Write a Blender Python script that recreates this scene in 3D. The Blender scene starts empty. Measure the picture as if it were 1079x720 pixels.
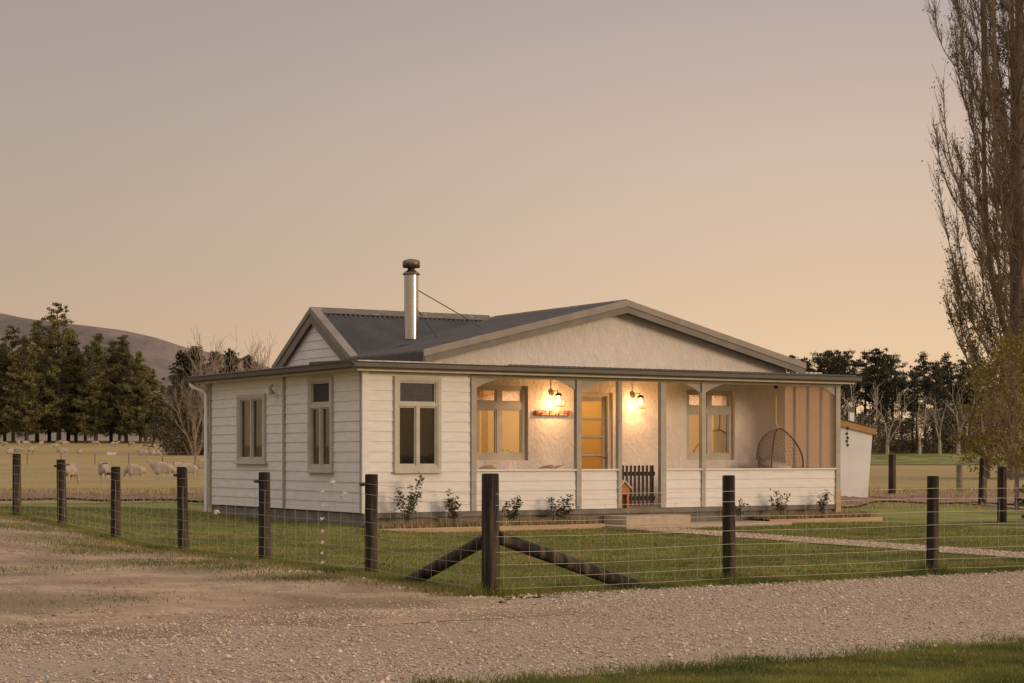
import bpy, bmesh, math, random
import numpy as np
from mathutils import Vector, Matrix
random.seed(7); RNG = np.random.default_rng(11)
R = math.radians
C = bpy.context.scene.collection
sc = bpy.context.scene
# ------------------------------------------------------------------ camera
HC = 1.30; FPX = 1900.0
cd = bpy.data.cameras.new('camera'); cam = bpy.data.objects.new('camera', cd); C.objects.link(cam)
cam.location = (0, 0, HC); cam.rotation_euler = (R(90), 0, 0)
cd.sensor_width = 36; cd.lens = 36*FPX/1079; cd.shift_y = 120/1079; cd.clip_end = 12000; cd.clip_start = .5
sc.camera = cam
# ------------------------------------------------------------------ exposure, world, sun
sc.view_settings.view_transform = 'Standard'; sc.view_settings.look = 'None'
sc.view_settings.exposure = 0.13; sc.view_settings.gamma = 1
SUN_STRENGTH = 1.5; SUN_DIR = Vector((.88, -.43, .19)).normalized()
SKY_STRENGTH = 1.0
w = bpy.data.worlds.new('World'); sc.world = w; w.use_nodes = True
nt = w.node_tree; nt.nodes.clear()
def N(t, **k):
    n = nt.nodes.new(t)
    for a, b in k.items(): setattr(n, a, b)
    return n
out = N('ShaderNodeOutputWorld'); bg = N('ShaderNodeBackground')
sky = N('ShaderNodeTexSky', sky_type='NISHITA', sun_disc=False)
sky.sun_elevation = R(4); sky.sun_rotation = math.atan2(SUN_DIR.x, SUN_DIR.y); sky.dust_density = 3
tc = N('ShaderNodeTexCoord'); sx = N('ShaderNodeSeparateXYZ')
nt.links.new(tc.outputs['Generated'], sx.inputs[0])
def ramp(pts):
    r = N('ShaderNodeValToRGB'); e = r.color_ramp.elements
    for i, (p, c) in enumerate(pts):
        q = e[i] if i < 2 else e.new(p)
        q.position = p; q.color = (*c, 1)
    return r
# dusk: afterglow band low down, greyer and pinker above; the right (west) warmer than the left
rw = ramp([(0, (.820, .545, .300)), (.045, (.765, .528, .325)), (.10, (.650, .478, .335)), (.17, (.560, .432, .352)), (.245, (.430, .350, .325)), (.34, (.52, .44, .40)), (.6, (.86, .74, .66)), (1, (.92, .80, .72))])
rc = ramp([(0, (.600, .385, .240)), (.045, (.540, .370, .245)), (.10, (.450, .340, .255)), (.17, (.395, .318, .268)), (.245, (.335, .278, .262)), (.34, (.48, .42, .40)), (.6, (.82, .74, .72)), (1, (.92, .80, .72))])
mp = N('ShaderNodeMapRange'); mp.inputs['From Min'].default_value = -.32; mp.inputs['From Max'].default_value = .20
mp.interpolation_type = 'SMOOTHSTEP'
nt.links.new(sx.outputs['X'], mp.inputs['Value'])
nt.links.new(sx.outputs['Z'], rw.inputs[0]); nt.links.new(sx.outputs['Z'], rc.inputs[0])
mx = N('ShaderNodeMix', data_type='RGBA')
nt.links.new(mp.outputs[0], mx.inputs['Factor']); nt.links.new(rc.outputs[0], mx.inputs[6]); nt.links.new(rw.outputs[0], mx.inputs[7])
sm = N('ShaderNodeMix', data_type='RGBA', blend_type='ADD'); sm.inputs['Factor'].default_value = .012
nt.links.new(mx.outputs[2], sm.inputs[6]); nt.links.new(sky.outputs[0], sm.inputs[7])
nt.links.new(sm.outputs[2], bg.inputs[0]); bg.inputs[1].default_value = SKY_STRENGTH
nt.links.new(bg.outputs[0], out.inputs[0])
sd = bpy.data.lights.new('sun', 'SUN'); sd.energy = SUN_STRENGTH; sd.angle = R(16); sd.color = (1, .74, .50)
so = bpy.data.objects.new('sun', sd); C.objects.link(so); so.rotation_euler = SUN_DIR.to_track_quat('Z', 'Y').to_euler()
so.location = (0, 0, 60)
sc.cycles.transparent_max_bounces = 24
sc.cycles.sample_clamp_indirect = 4

# ------------------------------------------------------------------ materials
def mat(name, col, col2=None, scale=4, rough=.75, bump=0, bscale=40, stretch=(1, 1, 1), island=0, metal=0, detail=6, spec=.3, col3=None, scale3=.3, lo=.35, hi=.65, trans=0, bdist=.02):
    m = bpy.data.materials.new(name); m.use_nodes = True; t = m.node_tree; P = t.nodes['Principled BSDF']
    P.inputs['Roughness'].default_value = rough; P.inputs['Metallic'].default_value = metal
    P.inputs['Specular IOR Level'].default_value = spec
    def n(k, **a):
        o = t.nodes.new(k)
        for x, y in a.items(): setattr(o, x, y)
        return o
    L = t.links.new
    co = n('ShaderNodeTexCoord'); mpn = n('ShaderNodeMapping'); mpn.inputs['Scale'].default_value = stretch
    L(co.outputs['Object'], mpn.inputs[0])
    src = None
    if col2:
        no = n('ShaderNodeTexNoise'); no.inputs['Scale'].default_value = scale; no.inputs['Detail'].default_value = detail
        L(mpn.outputs[0], no.inputs['Vector'])
        mr = n('ShaderNodeMapRange'); mr.inputs['From Min'].default_value = lo; mr.inputs['From Max'].default_value = hi
        L(no.outputs['Fac'], mr.inputs['Value'])
        mi = n('ShaderNodeMix', data_type='RGBA'); mi.inputs[6].default_value = (*col, 1); mi.inputs[7].default_value = (*col2, 1)
        L(mr.outputs[0], mi.inputs['Factor']); src = mi.outputs[2]
        if col3:
            n3 = n('ShaderNodeTexNoise'); n3.inputs['Scale'].default_value = scale3; n3.inputs['Detail'].default_value = 4
            L(co.outputs['Object'], n3.inputs['Vector'])
            m3 = n('ShaderNodeMapRange'); m3.inputs['From Min'].default_value = .45; m3.inputs['From Max'].default_value = .62
            L(n3.outputs['Fac'], m3.inputs['Value'])
            k3 = n('ShaderNodeMix', data_type='RGBA'); k3.inputs[7].default_value = (*col3, 1)
            L(m3.outputs[0], k3.inputs['Factor']); L(src, k3.inputs[6]); src = k3.outputs[2]
    if island:
        g = n('ShaderNodeNewGeometry'); mr = n('ShaderNodeMapRange')
        mr.inputs['To Min'].default_value = 1-island; mr.inputs['To Max'].default_value = 1+island
        L(g.outputs['Random Per Island'], mr.inputs['Value'])
        hs = n('ShaderNodeHueSaturation')
        L(mr.outputs[0], hs.inputs['Value'])
        m2 = n('ShaderNodeMath', operation='MULTIPLY_ADD'); m2.inputs[1].default_value = -.05*min(1, island*2); m2.inputs[2].default_value = .5+.025
        fr = n('ShaderNodeMath', operation='FRACT'); m7 = n('ShaderNodeMath', operation='MULTIPLY'); m7.inputs[1].default_value = 7.31
        L(g.outputs['Random Per Island'], m7.inputs[0]); L(m7.outputs[0], fr.inputs[0]); L(fr.outputs[0], m2.inputs[0]); L(m2.outputs[0], hs.inputs['Hue'])
        if src: L(src, hs.inputs['Color'])
        else: hs.inputs['Color'].default_value = (*col, 1)
        src = hs.outputs[0]
    if src: L(src, P.inputs['Base Color'])
    else: P.inputs['Base Color'].default_value = (*col, 1)
    if bump:
        nb = n('ShaderNodeTexNoise'); nb.inputs['Scale'].default_value = bscale; nb.inputs['Detail'].default_value = 5
        L(mpn.outputs[0], nb.inputs['Vector']); b = n('ShaderNodeBump'); b.inputs['Strength'].default_value = bump; b.inputs['Distance'].default_value = bdist
        L(nb.outputs['Fac'], b.inputs['Height']); L(b.outputs[0], P.inputs['Normal'])
    if trans:
        tr = n('ShaderNodeBsdfTranslucent'); ms = n('ShaderNodeMixShader'); ms.inputs[0].default_value = trans
        if src: L(src, tr.inputs[0])
        else: tr.inputs[0].default_value = (*col, 1)
        L(P.outputs[0], ms.inputs[1]); L(tr.outputs[0], ms.inputs[2]); L(ms.outputs[0], t.nodes['Material Output'].inputs[0])
    return m
def glassmat(name, tint=(.9, .9, .88), ior_fac=.10, rough=.02, diffuse=None, dfac=.5, pattern=0, trcol=None):
    m = bpy.data.materials.new(name); m.use_nodes = True; t = m.node_tree; t.nodes.clear(); L = t.links.new
    o = t.nodes.new('ShaderNodeOutputMaterial'); tr = t.nodes.new('ShaderNodeBsdfTransparent'); tr.inputs[0].default_value = (*tint, 1)
    g = t.nodes.new('ShaderNodeBsdfGlossy'); g.inputs['Roughness'].default_value = rough
    ms = t.nodes.new('ShaderNodeMixShader'); lw = t.nodes.new('ShaderNodeLayerWeight'); lw.inputs[0].default_value = .3
    ma = t.nodes.new('ShaderNodeMath'); ma.operation = 'MULTIPLY_ADD'; ma.inputs[1].default_value = .35; ma.inputs[2].default_value = ior_fac
    L(lw.outputs['Fresnel'], ma.inputs[0]); L(ma.outputs[0], ms.inputs[0])
    base = tr.outputs[0]
    if diffuse:
        td = t.nodes.new('ShaderNodeBsdfTranslucent'); td.inputs[0].default_value = (*diffuse, 1)
        m2 = t.nodes.new('ShaderNodeMixShader'); m2.inputs[0].default_value = dfac; L(tr.outputs[0], m2.inputs[1]); L(td.outputs[0], m2.inputs[2]); base = m2.outputs[0]
        if pattern:
            v = t.nodes.new('ShaderNodeTexVoronoi'); v.inputs['Scale'].default_value = pattern; co = t.nodes.new('ShaderNodeTexCoord'); L(co.outputs['Object'], v.inputs['Vector'])
            mi = t.nodes.new('ShaderNodeMix'); mi.data_type = 'RGBA'; mi.inputs[6].default_value = (*[c*1.15 for c in diffuse], 1); mi.inputs[7].default_value = (*[c*.45 for c in diffuse], 1)
            mr = t.nodes.new('ShaderNodeMapRange'); mr.inputs['From Max'].default_value = .75; L(v.outputs['Distance'], mr.inputs[0]); L(mr.outputs[0], mi.inputs['Factor']); L(mi.outputs[2], td.inputs[0])
            bp = t.nodes.new('ShaderNodeBump'); bp.inputs['Strength'].default_value = .6; L(v.outputs['Distance'], bp.inputs['Height']); L(bp.outputs[0], g.inputs['Normal'])
    L(base, ms.inputs[1]); L(g.outputs[0], ms.inputs[2]); L(ms.outputs[0], o.inputs[0])
    return m
def emit(name, col, s):
    m = bpy.data.materials.new(name); m.use_nodes = True; P = m.node_tree.nodes['Principled BSDF']
    P.inputs['Base Color'].default_value = (*col, 1); P.inputs['Emission Color'].default_value = (*col, 1); P.inputs['Emission Strength'].default_value = s
    return m
M = {}
M['board'] = mat('white_painted_boards', (.70, .67, .64), (.63, .60, .57), scale=3, stretch=(1, 1, 5), rough=.55, bump=.15, bscale=60)
M['trim'] = mat('taupe_grey_trim_paint', (.37, .335, .28), (.31, .28, .235), scale=5, rough=.6)
M['barge'] = mat('weathered_grey_barge', (.205, .18, .15), (.16, .14, .115), scale=3, rough=.7)
M['edge'] = mat('dull_edge_flashing', (.25, .22, .185), (.20, .175, .15), scale=3, rough=.7)
M['frame'] = mat('pale_stone_window_paint', (.47, .43, .365), (.41, .375, .315), scale=5, rough=.55)
M['bargetop'] = mat('grey_brown_barge_flashing', (.285, .25, .21), (.235, .205, .17), scale=3, rough=.65)
M['gutter'] = mat('dark_brown_gutter', (.085, .072, .058), (.065, .056, .045), scale=4, rough=.5)
M['soffit'] = mat('cream_soffit_board', (.55, .50, .40), (.48, .43, .34), scale=4)
M['stucco'] = mat('white_roughcast_stucco', (.68, .63, .585), (.62, .57, .53), scale=5, rough=.9, bump=.6, bscale=15, stretch=(1, 1, .7), bdist=.045)
M['roof'] = mat('charcoal_corrugated_iron', (.055, .051, .050), (.078, .073, .07), scale=2, rough=.55, spec=.4)
M['ridge'] = mat('lichened_ridge_cap', (.13, .115, .10), (.30, .28, .25), scale=6, lo=.55, hi=.72, rough=.8)
M['found'] = mat('grey_plaster_base', (.20, .18, .15), (.14, .125, .105), scale=3, rough=.9, bump=.3, bscale=25)
M['concrete'] = mat('pale_concrete', (.48, .38, .28), (.38, .30, .22), scale=5, rough=.9, bump=.3, bscale=40)
M['timber'] = mat('raw_pine_timber', (.48, .34, .21), (.38, .26, .16), scale=4, stretch=(.3, 3, 3), rough=.8)
M['fascia_t'] = mat('varnished_timber_fascia', (.42, .24, .09), (.33, .18, .07), scale=4, stretch=(.3, 3, 3), rough=.7)
M['post'] = mat('creosoted_fence_timber', (.018, .014, .011), (.115, .086, .060), scale=12, stretch=(1, 1, .09), lo=.44, hi=.74, rough=.9, bump=.9, bscale=22, bdist=.03)
M['cut'] = mat('weathered_post_top', (.10, .085, .07), (.05, .04, .034), scale=30, rough=.9)
M['tuft'] = mat('off_white_fleece', (.50, .47, .42), rough=.95)
M['wire'] = mat('galvanised_wire', (.40, .355, .30), rough=.6, metal=.3)
M['steel'] = mat('brushed_flue_steel', (.55, .53, .50), (.42, .40, .37), scale=6, stretch=(1, 1, .1), rough=.25, metal=1)
M['cowl'] = mat('tarnished_cowl_metal', (.22, .17, .12), (.12, .09, .07), scale=14, rough=.45, metal=.8)
M['white_pl'] = mat('white_plastic', (.72, .71, .68), rough=.45)
M['glass'] = glassmat('window_glass')
M['darkglass'] = glassmat('dim_window_glass', tint=(.75, .75, .72), ior_fac=.02)
M['obscure'] = glassmat('patterned_obscure_glass', tint=(1, .85, .7), diffuse=(1, .80, .62), dfac=.55, rough=.25, pattern=38)
M['obscure_dim'] = glassmat('patterned_grey_glass', tint=(.3, .3, .3), diffuse=(.60, .56, .50), dfac=.6, rough=.55, pattern=42, ior_fac=.03)
M['frost'] = glassmat('amber_frosted_glass', tint=(.4, .3, .15), diffuse=(.95, .76, .42), dfac=.8, rough=.08, ior_fac=.02)
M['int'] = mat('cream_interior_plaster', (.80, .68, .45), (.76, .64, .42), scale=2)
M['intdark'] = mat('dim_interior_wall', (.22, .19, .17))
M['curtain'] = mat('cream_curtain', (.78, .66, .46), rough=.95, trans=.3)
M['blind'] = mat('olive_grey_curtain', (.34, .31, .23), rough=.95)
M['lace'] = mat('grey_lace_curtain', (.10, .085, .075), (.04, .03, .028), scale=60, rough=.95)
M['floor'] = mat('verandah_boards', (.25, .20, .15), (.19, .15, .11), scale=5, stretch=(.3, 4, 1))
M['black'] = mat('blackened_iron', (.03, .027, .024), rough=.5)
M['bronze'] = mat('aged_bronze', (.22, .13, .06), rough=.45, metal=.7)
M['bulb'] = emit('glowing_filament_bulb', (1, .72, .38), 14)
M['gate'] = mat('dark_stained_pickets', (.035, .028, .024), (.06, .045, .035), scale=10, stretch=(1, 1, .2), rough=.8)
M['kennel'] = mat('orange_stained_timber', (.42, .17, .06), (.30, .12, .045), scale=8, rough=.7)
M['ply'] = mat('tan_plywood_lining', (.84, .72, .61), (.78, .66, .55), scale=2, stretch=(1, 1, .3), rough=.8, trans=.45)
M['mesh'] = glassmat('sheer_shade_mesh', tint=(.95, .90, .84), diffuse=(.74, .58, .45), dfac=.72, ior_fac=.0, rough=.6)
M['plank'] = mat('red_brown_rustic_plank', (.30, .10, .06), (.62, .40, .30), scale=14, stretch=(1, 1, .6), rough=.8, lo=.45, hi=.6)
M['wicker'] = mat('brown_rattan', (.10, .06, .035), rough=.7)
M['cushion'] = mat('pale_cushion_fabric', (.45, .38, .32), (.40, .33, .28), scale=20, rough=.95)
M['drift'] = mat('driftwood', (.22, .11, .06), (.40, .28, .18), scale=12, rough=.9)
M['rope'] = mat('pale_jute_rope', (.62, .46, .28), rough=.9)
M['wool'] = mat('sheep_wool', (.42, .355, .285), (.30, .25, .20), scale=7, rough=1, bump=1, bscale=14, bdist=.05)
M['face'] = mat('sheep_face', (.48, .40, .32), rough=.9)
M['bark'] = mat('dark_pine_bark', (.060, .045, .035), (.10, .075, .055), scale=3, stretch=(1, 1, .2), rough=.95)
M['pale_bark'] = mat('pale_bare_bark', (.36, .29, .22), (.22, .175, .135), scale=2, rough=.9)
M['dead_bark'] = mat('bleached_dead_bark', (.38, .33, .27), (.24, .20, .16), scale=2, rough=.9)
M['pop_bark'] = mat('poplar_bark', (.25, .19, .14), (.16, .12, .09), scale=2, stretch=(1, 1, .2), rough=.95)
M['pine'] = mat('pine_needles', (.070, .072, .034), (.25, .225, .080), scale=.30, rough=.8, island=.5, trans=.25)
M['pine_d'] = mat('deep_green_needles', (.045, .045, .028), (.080, .074, .040), scale=.22, rough=.8, island=.45, trans=.25)
M['leaf'] = mat('autumn_poplar_leaves', (.27, .20, .055), (.17, .14, .045), scale=.35, rough=.7, island=.4, trans=.4)
M['popleaf'] = mat('last_dry_leaves', (.07, .050, .020), rough=.7, island=.4, trans=.3)
M['bush'] = mat('twiggy_dark_foliage', (.085, .068, .038), (.13, .095, .058), scale=.3, rough=.9, island=.4)
M['rose'] = mat('rose_leaves', (.080, .088, .030), (.13, .085, .036), scale=8, rough=.6, island=.4, trans=.3)
M['stem'] = mat('green_brown_stems', (.09, .07, .035), rough=.8)
M['field'] = mat('dry_paddock_grass', (.34, .245, .095), (.265, .205, .070), scale=.12, rough=.95, col3=(.34, .235, .105), scale3=.035, detail=8, bump=.6, bscale=6, bdist=.2)
M['lawn'] = mat('mown_lawn', (.150, .158, .034), (.255, .235, .055), scale=1.1, stretch=(1, 2.4, 1), rough=.95, col3=(.075, .082, .020), scale3=.35, detail=9, bump=.6, bscale=35, bdist=.04)
M['gravel'] = mat('river_gravel_bed', (.30, .23, .17), (.43, .335, .25), scale=26, rough=.95, col3=(.33, .255, .19), scale3=.5, detail=10, bump=1, bscale=38, bdist=.03)
M['dirt'] = mat('dry_trodden_dirt', (.34, .24, .155), (.50, .365, .245), scale=3.2, rough=.95, col3=(.25, .18, .112), scale3=.8, detail=12, bump=1, bscale=18, bdist=.10)
M['stone'] = mat('gravel_stones', (.47, .37, .28), rough=.9, island=.5)
M['soil'] = mat('turned_soil', (.20, .125, .085), (.30, .20, .135), scale=2, rough=.95, bump=1, bscale=9, bdist=.08)
M['mulch'] = mat('brown_bark_mulch', (.12, .065, .035), (.20, .12, .07), scale=22, rough=.95, bump=1, bscale=40)
M['blade'] = mat('grass_blades', (.25, .235, .055), (.075, .095, .022), scale=1.7, rough=.8, island=.3, trans=.3)
M['dryblade'] = mat('dry_grass_blades', (.36, .255, .13), (.26, .19, .09), scale=.9, rough=.85, island=.35, trans=.2)
M['hill'] = mat('distant_tussock_hillside', (.190, .152, .135), (.105, .086, .080), scale=.012, rough=1, col3=(.235, .185, .155), scale3=.004, detail=10, bump=1, bscale=.02, bdist=25)
M['shedw'] = mat('shed_white_paint', (.70, .68, .67), (.64, .62, .61), scale=2, rough=.7)
M['iron_w'] = mat('whitewashed_flashing', (.6, .56, .5), (.42, .38, .33), scale=10, rough=.7)
M['gate_rail'] = mat('grey_weathered_rails', (.20, .17, .13), (.13, .11, .085), scale=6, rough=.9)

# ------------------------------------------------------------------ mesh builder
class MB:
    def __init__(s): s.v = []; s.f = []
    def add(s, vs, fs):
        o = len(s.v); s.v += [tuple(p) for p in vs]; s.f += [tuple(i+o for i in q) for q in fs]
    def box(s, x0, x1, y0, y1, z0, z1):
        s.add([(x0, y0, z0), (x1, y0, z0), (x1, y1, z0), (x0, y1, z0), (x0, y0, z1), (x1, y0, z1), (x1, y1, z1), (x0, y1, z1)],
              [(0, 3, 2, 1), (4, 5, 6, 7), (0, 1, 5, 4), (1, 2, 6, 5), (2, 3, 7, 6), (3, 0, 4, 7)])
    def prism(s, poly, y0, y1):     # poly in (x,z), extruded along y
        n = len(poly); vs = [(x, y0, z) for x, z in poly]+[(x, y1, z) for x, z in poly]
        s.add(vs, [tuple(range(n))[::-1] if y1 < y0 else tuple(range(n)), tuple(range(n, 2*n))[::-1]]+[(i, i+n, (i+1) % n+n, (i+1) % n) for i in range(n)])
    def tube(s, pts, rad, n=6, cap=True):
        pts = [Vector(p) for p in pts]; k = len(pts)
        if not hasattr(rad, '__len__'): rad = [rad]*k
        vs = []; prev = None
        for i, p in enumerate(pts):
            d = (pts[min(i+1, k-1)]-pts[max(i-1, 0)]).normalized()
            a = d.orthogonal().normalized() if prev is None else (prev-d*prev.dot(d)).normalized()
            prev = a; b = d.cross(a)
            for j in range(n):
                t = 2*math.pi*j/n; vs.append(p+(a*math.cos(t)+b*math.sin(t))*rad[i])
        fs = [(i*n+j, i*n+(j+1) % n, (i+1)*n+(j+1) % n, (i+1)*n+j) for i in range(k-1) for j in range(n)]
        s.add(vs, fs)
        if cap: s.add(vs[:n], [tuple(range(n))[::-1]]); s.add(vs[-n:], [tuple(range(n))])
    def lathe(s, prof, n=20, c=(0, 0)):
        vs = [(c[0]+r*math.cos(2*math.pi*j/n), c[1]+r*math.sin(2*math.pi*j/n), z) for r, z in prof for j in range(n)]
        k = len(prof)
        s.add(vs, [(i*n+j, i*n+(j+1) % n, (i+1)*n+(j+1) % n, (i+1)*n+j) for i in range(k-1) for j in range(n)])
        s.add(vs[:n], [tuple(range(n))[::-1]]); s.add(vs[-n:], [tuple(range(n))])
    def slab(s, x0, x1, z0, z1, holes, y0, y1, shape=None):   # wall slab with rectangular holes
        xs = sorted({x0, x1}|{a for h in holes for a in h[:2] if x0 < a < x1}); zs = sorted({z0, z1}|{a for h in holes for a in h[2:] if z0 < a < z1})
        def solid(i, j):
            if i < 0 or j < 0 or i >= len(xs)-1 or j >= len(zs)-1: return False
            cx, cz = (xs[i]+xs[i+1])/2, (zs[j]+zs[j+1])/2
            return not any(h[0] < cx < h[1] and h[2] < cz < h[3] for h in holes)
        for i in range(len(xs)-1):
            for j in range(len(zs)-1):
                if not solid(i, j): continue
                a, b, c, d = xs[i], xs[i+1], zs[j], zs[j+1]
                s.add([(a, y0, c), (b, y0, c), (b, y0, d), (a, y0, d)], [(0, 1, 2, 3)])
                s.add([(a, y1, c), (b, y1, c), (b, y1, d), (a, y1, d)], [(3, 2, 1, 0)])
                if not solid(i-1, j): s.add([(a, y0, c), (a, y0, d), (a, y1, d), (a, y1, c)], [(0, 1, 2, 3)])
                if not solid(i+1, j): s.add([(b, y0, c), (b, y1, c), (b, y1, d), (b, y0, d)], [(0, 1, 2, 3)])
                if not solid(i, j-1): s.add([(a, y0, c), (a, y1, c), (b, y1, c), (b, y0, c)], [(0, 1, 2, 3)])
                if not solid(i, j+1): s.add([(a, y0, d), (b, y0, d), (b, y1, d), (a, y1, d)], [(0, 1, 2, 3)])
    def boards(s, xf, z0, z1, holes, pitch=.185, out=.019, inn=.006, zbase=None):
        # lapped weatherboards facing -y; xf(z) gives the (x0, x1) span at a height
        zb = z0 if zbase is None else zbase
        k = 0
        while zb+k*pitch < z1-1e-4:
            a = zb+k*pitch; b = a+pitch; k += 1
            zz = sorted({max(a, z0), min(b, z1), min(max(a+.012, z0), min(b, z1))}|{h for o in holes for h in o[2:] if max(a, z0) < h < min(b, z1)})
            def off(z):
                t = (z-a)/pitch
                return -(out-(out-inn)*max(0, t)**1.2)
            for c, d in zip(zz[:-1], zz[1:]):
                if d-c < 1e-4: continue
                mid = (c+d)/2
                xl, xr = xf(mid); cuts = [(o[0], o[1]) for o in holes if o[2] < mid < o[3]]
                segs = []; cur = xl
                for q in sorted(cuts):
                    if q[0] > cur: segs.append((cur, min(q[0], xr)))
                    cur = max(cur, q[1])
                if cur < xr: segs.append((cur, xr))
                (l0, r0), (l1, r1) = xf(c), xf(d)
                for p, q in segs:
                    pa, pb = (l0, l1) if p == xl else (p, p); qa, qb = (r0, r1) if q == xr else (q, q)
                    s.add([(pa, off(c), c), (qa, off(c), c), (qb, off(d), d), (pb, off(d), d)], [(0, 1, 2, 3)])
                    if c == a or abs(c-a) < 1e-6: s.add([(pa, 0, c), (qa, 0, c), (qa, off(c), c), (pa, off(c), c)], [(0, 1, 2, 3)])
                    s.add([(pa, 0, c), (pa, off(c), c), (pb, off(d), d), (pb, 0, d)], [(0, 1, 2, 3)])
                    s.add([(qa, 0, c), (qb, 0, d), (qb, off(d), d), (qa, off(c), c)], [(0, 1, 2, 3)])
    def build(s, name, m, parent=None, loc=None, rot=None, smooth=False, bevel=0):
        me = bpy.data.meshes.new(name); me.from_pydata(s.v, [], s.f); me.update()
        me.materials.append(M[m] if isinstance(m, str) else m)
        if smooth: me.polygons.foreach_set('use_smooth', [len(p.vertices) == 4 for p in me.polygons])
        o = bpy.data.objects.new(name, me); C.objects.link(o)
        if parent: o.parent = parent
        if loc is not None: o.location = loc
        if rot is not None: o.rotation_euler = rot
        if bevel:
            b = o.modifiers.new('bevel', 'BEVEL'); b.width = bevel; b.segments = 2; b.limit_method = 'ANGLE'
        return o
def npmesh(name, V, F, m, parent=None, nside=3, loc=None):
    me = bpy.data.meshes.new(name); nv, nf = len(V), len(F)
    me.vertices.add(nv); me.vertices.foreach_set('co', np.ascontiguousarray(V, dtype=np.float32).ravel())
    me.loops.add(nf*nside); me.loops.foreach_set('vertex_index', np.ascontiguousarray(F, dtype=np.int32).ravel())
    me.polygons.add(nf); me.polygons.foreach_set('loop_start', np.arange(nf, dtype=np.int32)*nside)
    me.update(calc_edges=True); me.validate()
    me.materials.append(M[m]); o = bpy.data.objects.new(name, me); C.objects.link(o)
    if parent: o.parent = parent
    if loc is not None: o.location = loc
    return o
def tag(o, label=None, cat=None, group=None, kind=None):
    for k, v in (('label', label), ('category', cat), ('group', group), ('kind', kind)):
        if v: o[k] = v
    return o
def empty(name, loc, rz=0, label=None, cat=None, group=None):
    o = bpy.data.objects.new(name, None); C.objects.link(o); o.location = loc; o.rotation_euler = (0, 0, rz); o.empty_display_size = .3
    return tag(o, label, cat, group)
def struct(o): o['kind'] = 'structure'; return o
def copy_tree(o, parent=None):
    c = o.copy(); C.objects.link(c); c.parent = parent
    for ch in [x for x in bpy.data.objects if x.parent == o]: copy_tree(ch, c)
    return c

# ------------------------------------------------------------------ terrain
CA, SA = .8496, .5274          # house and fence bearing
def S(x, a, b):
    t = np.clip((x-a)/(b-a), 0, 1); return t*t*(3-2*t)
KX, KY = -.21, 17.8            # fence corner
def PQ(x, y): dx, dy = x-KX, y-KY; return CA*dx+SA*dy, -SA*dx+CA*dy
def XY(p, q): return KX+CA*p-SA*q, KY+SA*p+CA*q
def hgt(x, y):
    x = np.asarray(x, float); y = np.asarray(y, float); p, q = PQ(x, y)
    A = S(-x, 4.6, 8.8)*S(y, 18, 28)
    z = -.11+.07*S(q, 0, 3)*(1-S(p, 0, 4))+.14*S(q, 11.5, 14)*(1-S(p, 5, 7))*S(p, 1.5, 4.5)*(1-A); B = S(y, 40, 50)
    z = z+.26*np.maximum(A, B)-.26*S(y, 55, 95)
    yy = np.clip(y, 90, 320); z = z+.8e-4*(yy-90)**2+np.maximum(0, y-320)*.0075
    return z
def H(x, y): return float(hgt(x, y))
def ray_ground(px, py):          # where a point of the ground seen in the photo lies
    a, b = (px-539.5)/FPX, (480-py)/FPX; y = 8.0
    while y < 2500:
        if HC+b*y <= H(a*y, y): return a*y, y
        y *= 1.004
    return a*y, y
def col_at(px, y): return (px-539.5)/FPX*y
def grid_sheet(name, xs, ys, m, dz=0, fn=None, world=True):
    Xg, Yg = np.meshgrid(xs, ys); Z = (hgt(Xg, Yg) if fn is None else fn(Xg, Yg))+dz
    V = np.stack([Xg.ravel(), Yg.ravel(), Z.ravel()], 1); nx, ny = len(xs), len(ys)
    i = (np.arange(ny-1)[:, None]*nx+np.arange(nx-1)[None]).ravel()
    F = np.stack([i, i+1, i+nx+1, i+nx], 1)
    o = npmesh(name, V, F, m, nside=4); o.data.polygons.foreach_set('use_smooth', [True]*len(F)); return struct(o)
xa = np.concatenate([-np.geomspace(6000, 30, 40), np.arange(-29, 30, .7), np.geomspace(30, 6000, 40)])
ya = np.concatenate([-np.geomspace(3000, 10, 14), np.arange(-9, 60, .7), np.geomspace(60, 9000, 90)])
grid_sheet('ground', xa, ya, 'field')
def strip(name, s, lo, hi, m, dz, nm=12, frame=XY, wob=.0, wf=1.3, bumpy=0, seed=0):
    # a sheet between two edges lo(s) and hi(s), following the ground
    r = np.random.default_rng(seed); ph = r.uniform(0, 6.28, 8); fr = r.uniform(.5, 3.5, 8)*wf
    nz = lambda t, k: sum(np.sin(fr[(i+k) % 8]*t+ph[(i*3+k) % 8])/(1+i*.5) for i in range(4))*wob
    a = np.array([lo(t) for t in s], float)+nz(s, 0); b = np.array([hi(t) for t in s], float)+nz(s, 3)
    T = np.linspace(0, 1, nm); Pp = np.repeat(s[None], nm, 0); Qq = a[None]*(1-T[:, None])+b[None]*T[:, None]
    X, Y = frame(Pp, Qq); Z = hgt(X, Y)+dz
    if bumpy:
        for i in range(6):
            f2 = r.uniform(1, 6); an = r.uniform(0, 6.28); Z = Z+bumpy*np.sin(f2*(X*math.cos(an)+Y*math.sin(an))+r.uniform(0, 6))*np.sin(np.pi*T)[:, None]/(1+i*.3)
    V = np.stack([X.ravel(), Y.ravel(), Z.ravel()], 1); n = len(s)
    i = (np.arange(nm-1)[:, None]*n+np.arange(n-1)[None]).ravel()
    o = npmesh(name, V, np.stack([i, i+1, i+n+1, i+n], 1), m, nside=4); o.data.polygons.foreach_set('use_smooth', [True]*len(o.data.polygons))
    return struct(o)
sp = np.arange(-.25, 26, .2)
strip('lawn', sp, lambda t: -.15, lambda t: 27 if t < 17 else 24-.4*(t-17), 'lawn', .012, nm=60, wob=.12, wf=2.5, seed=3)
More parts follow.
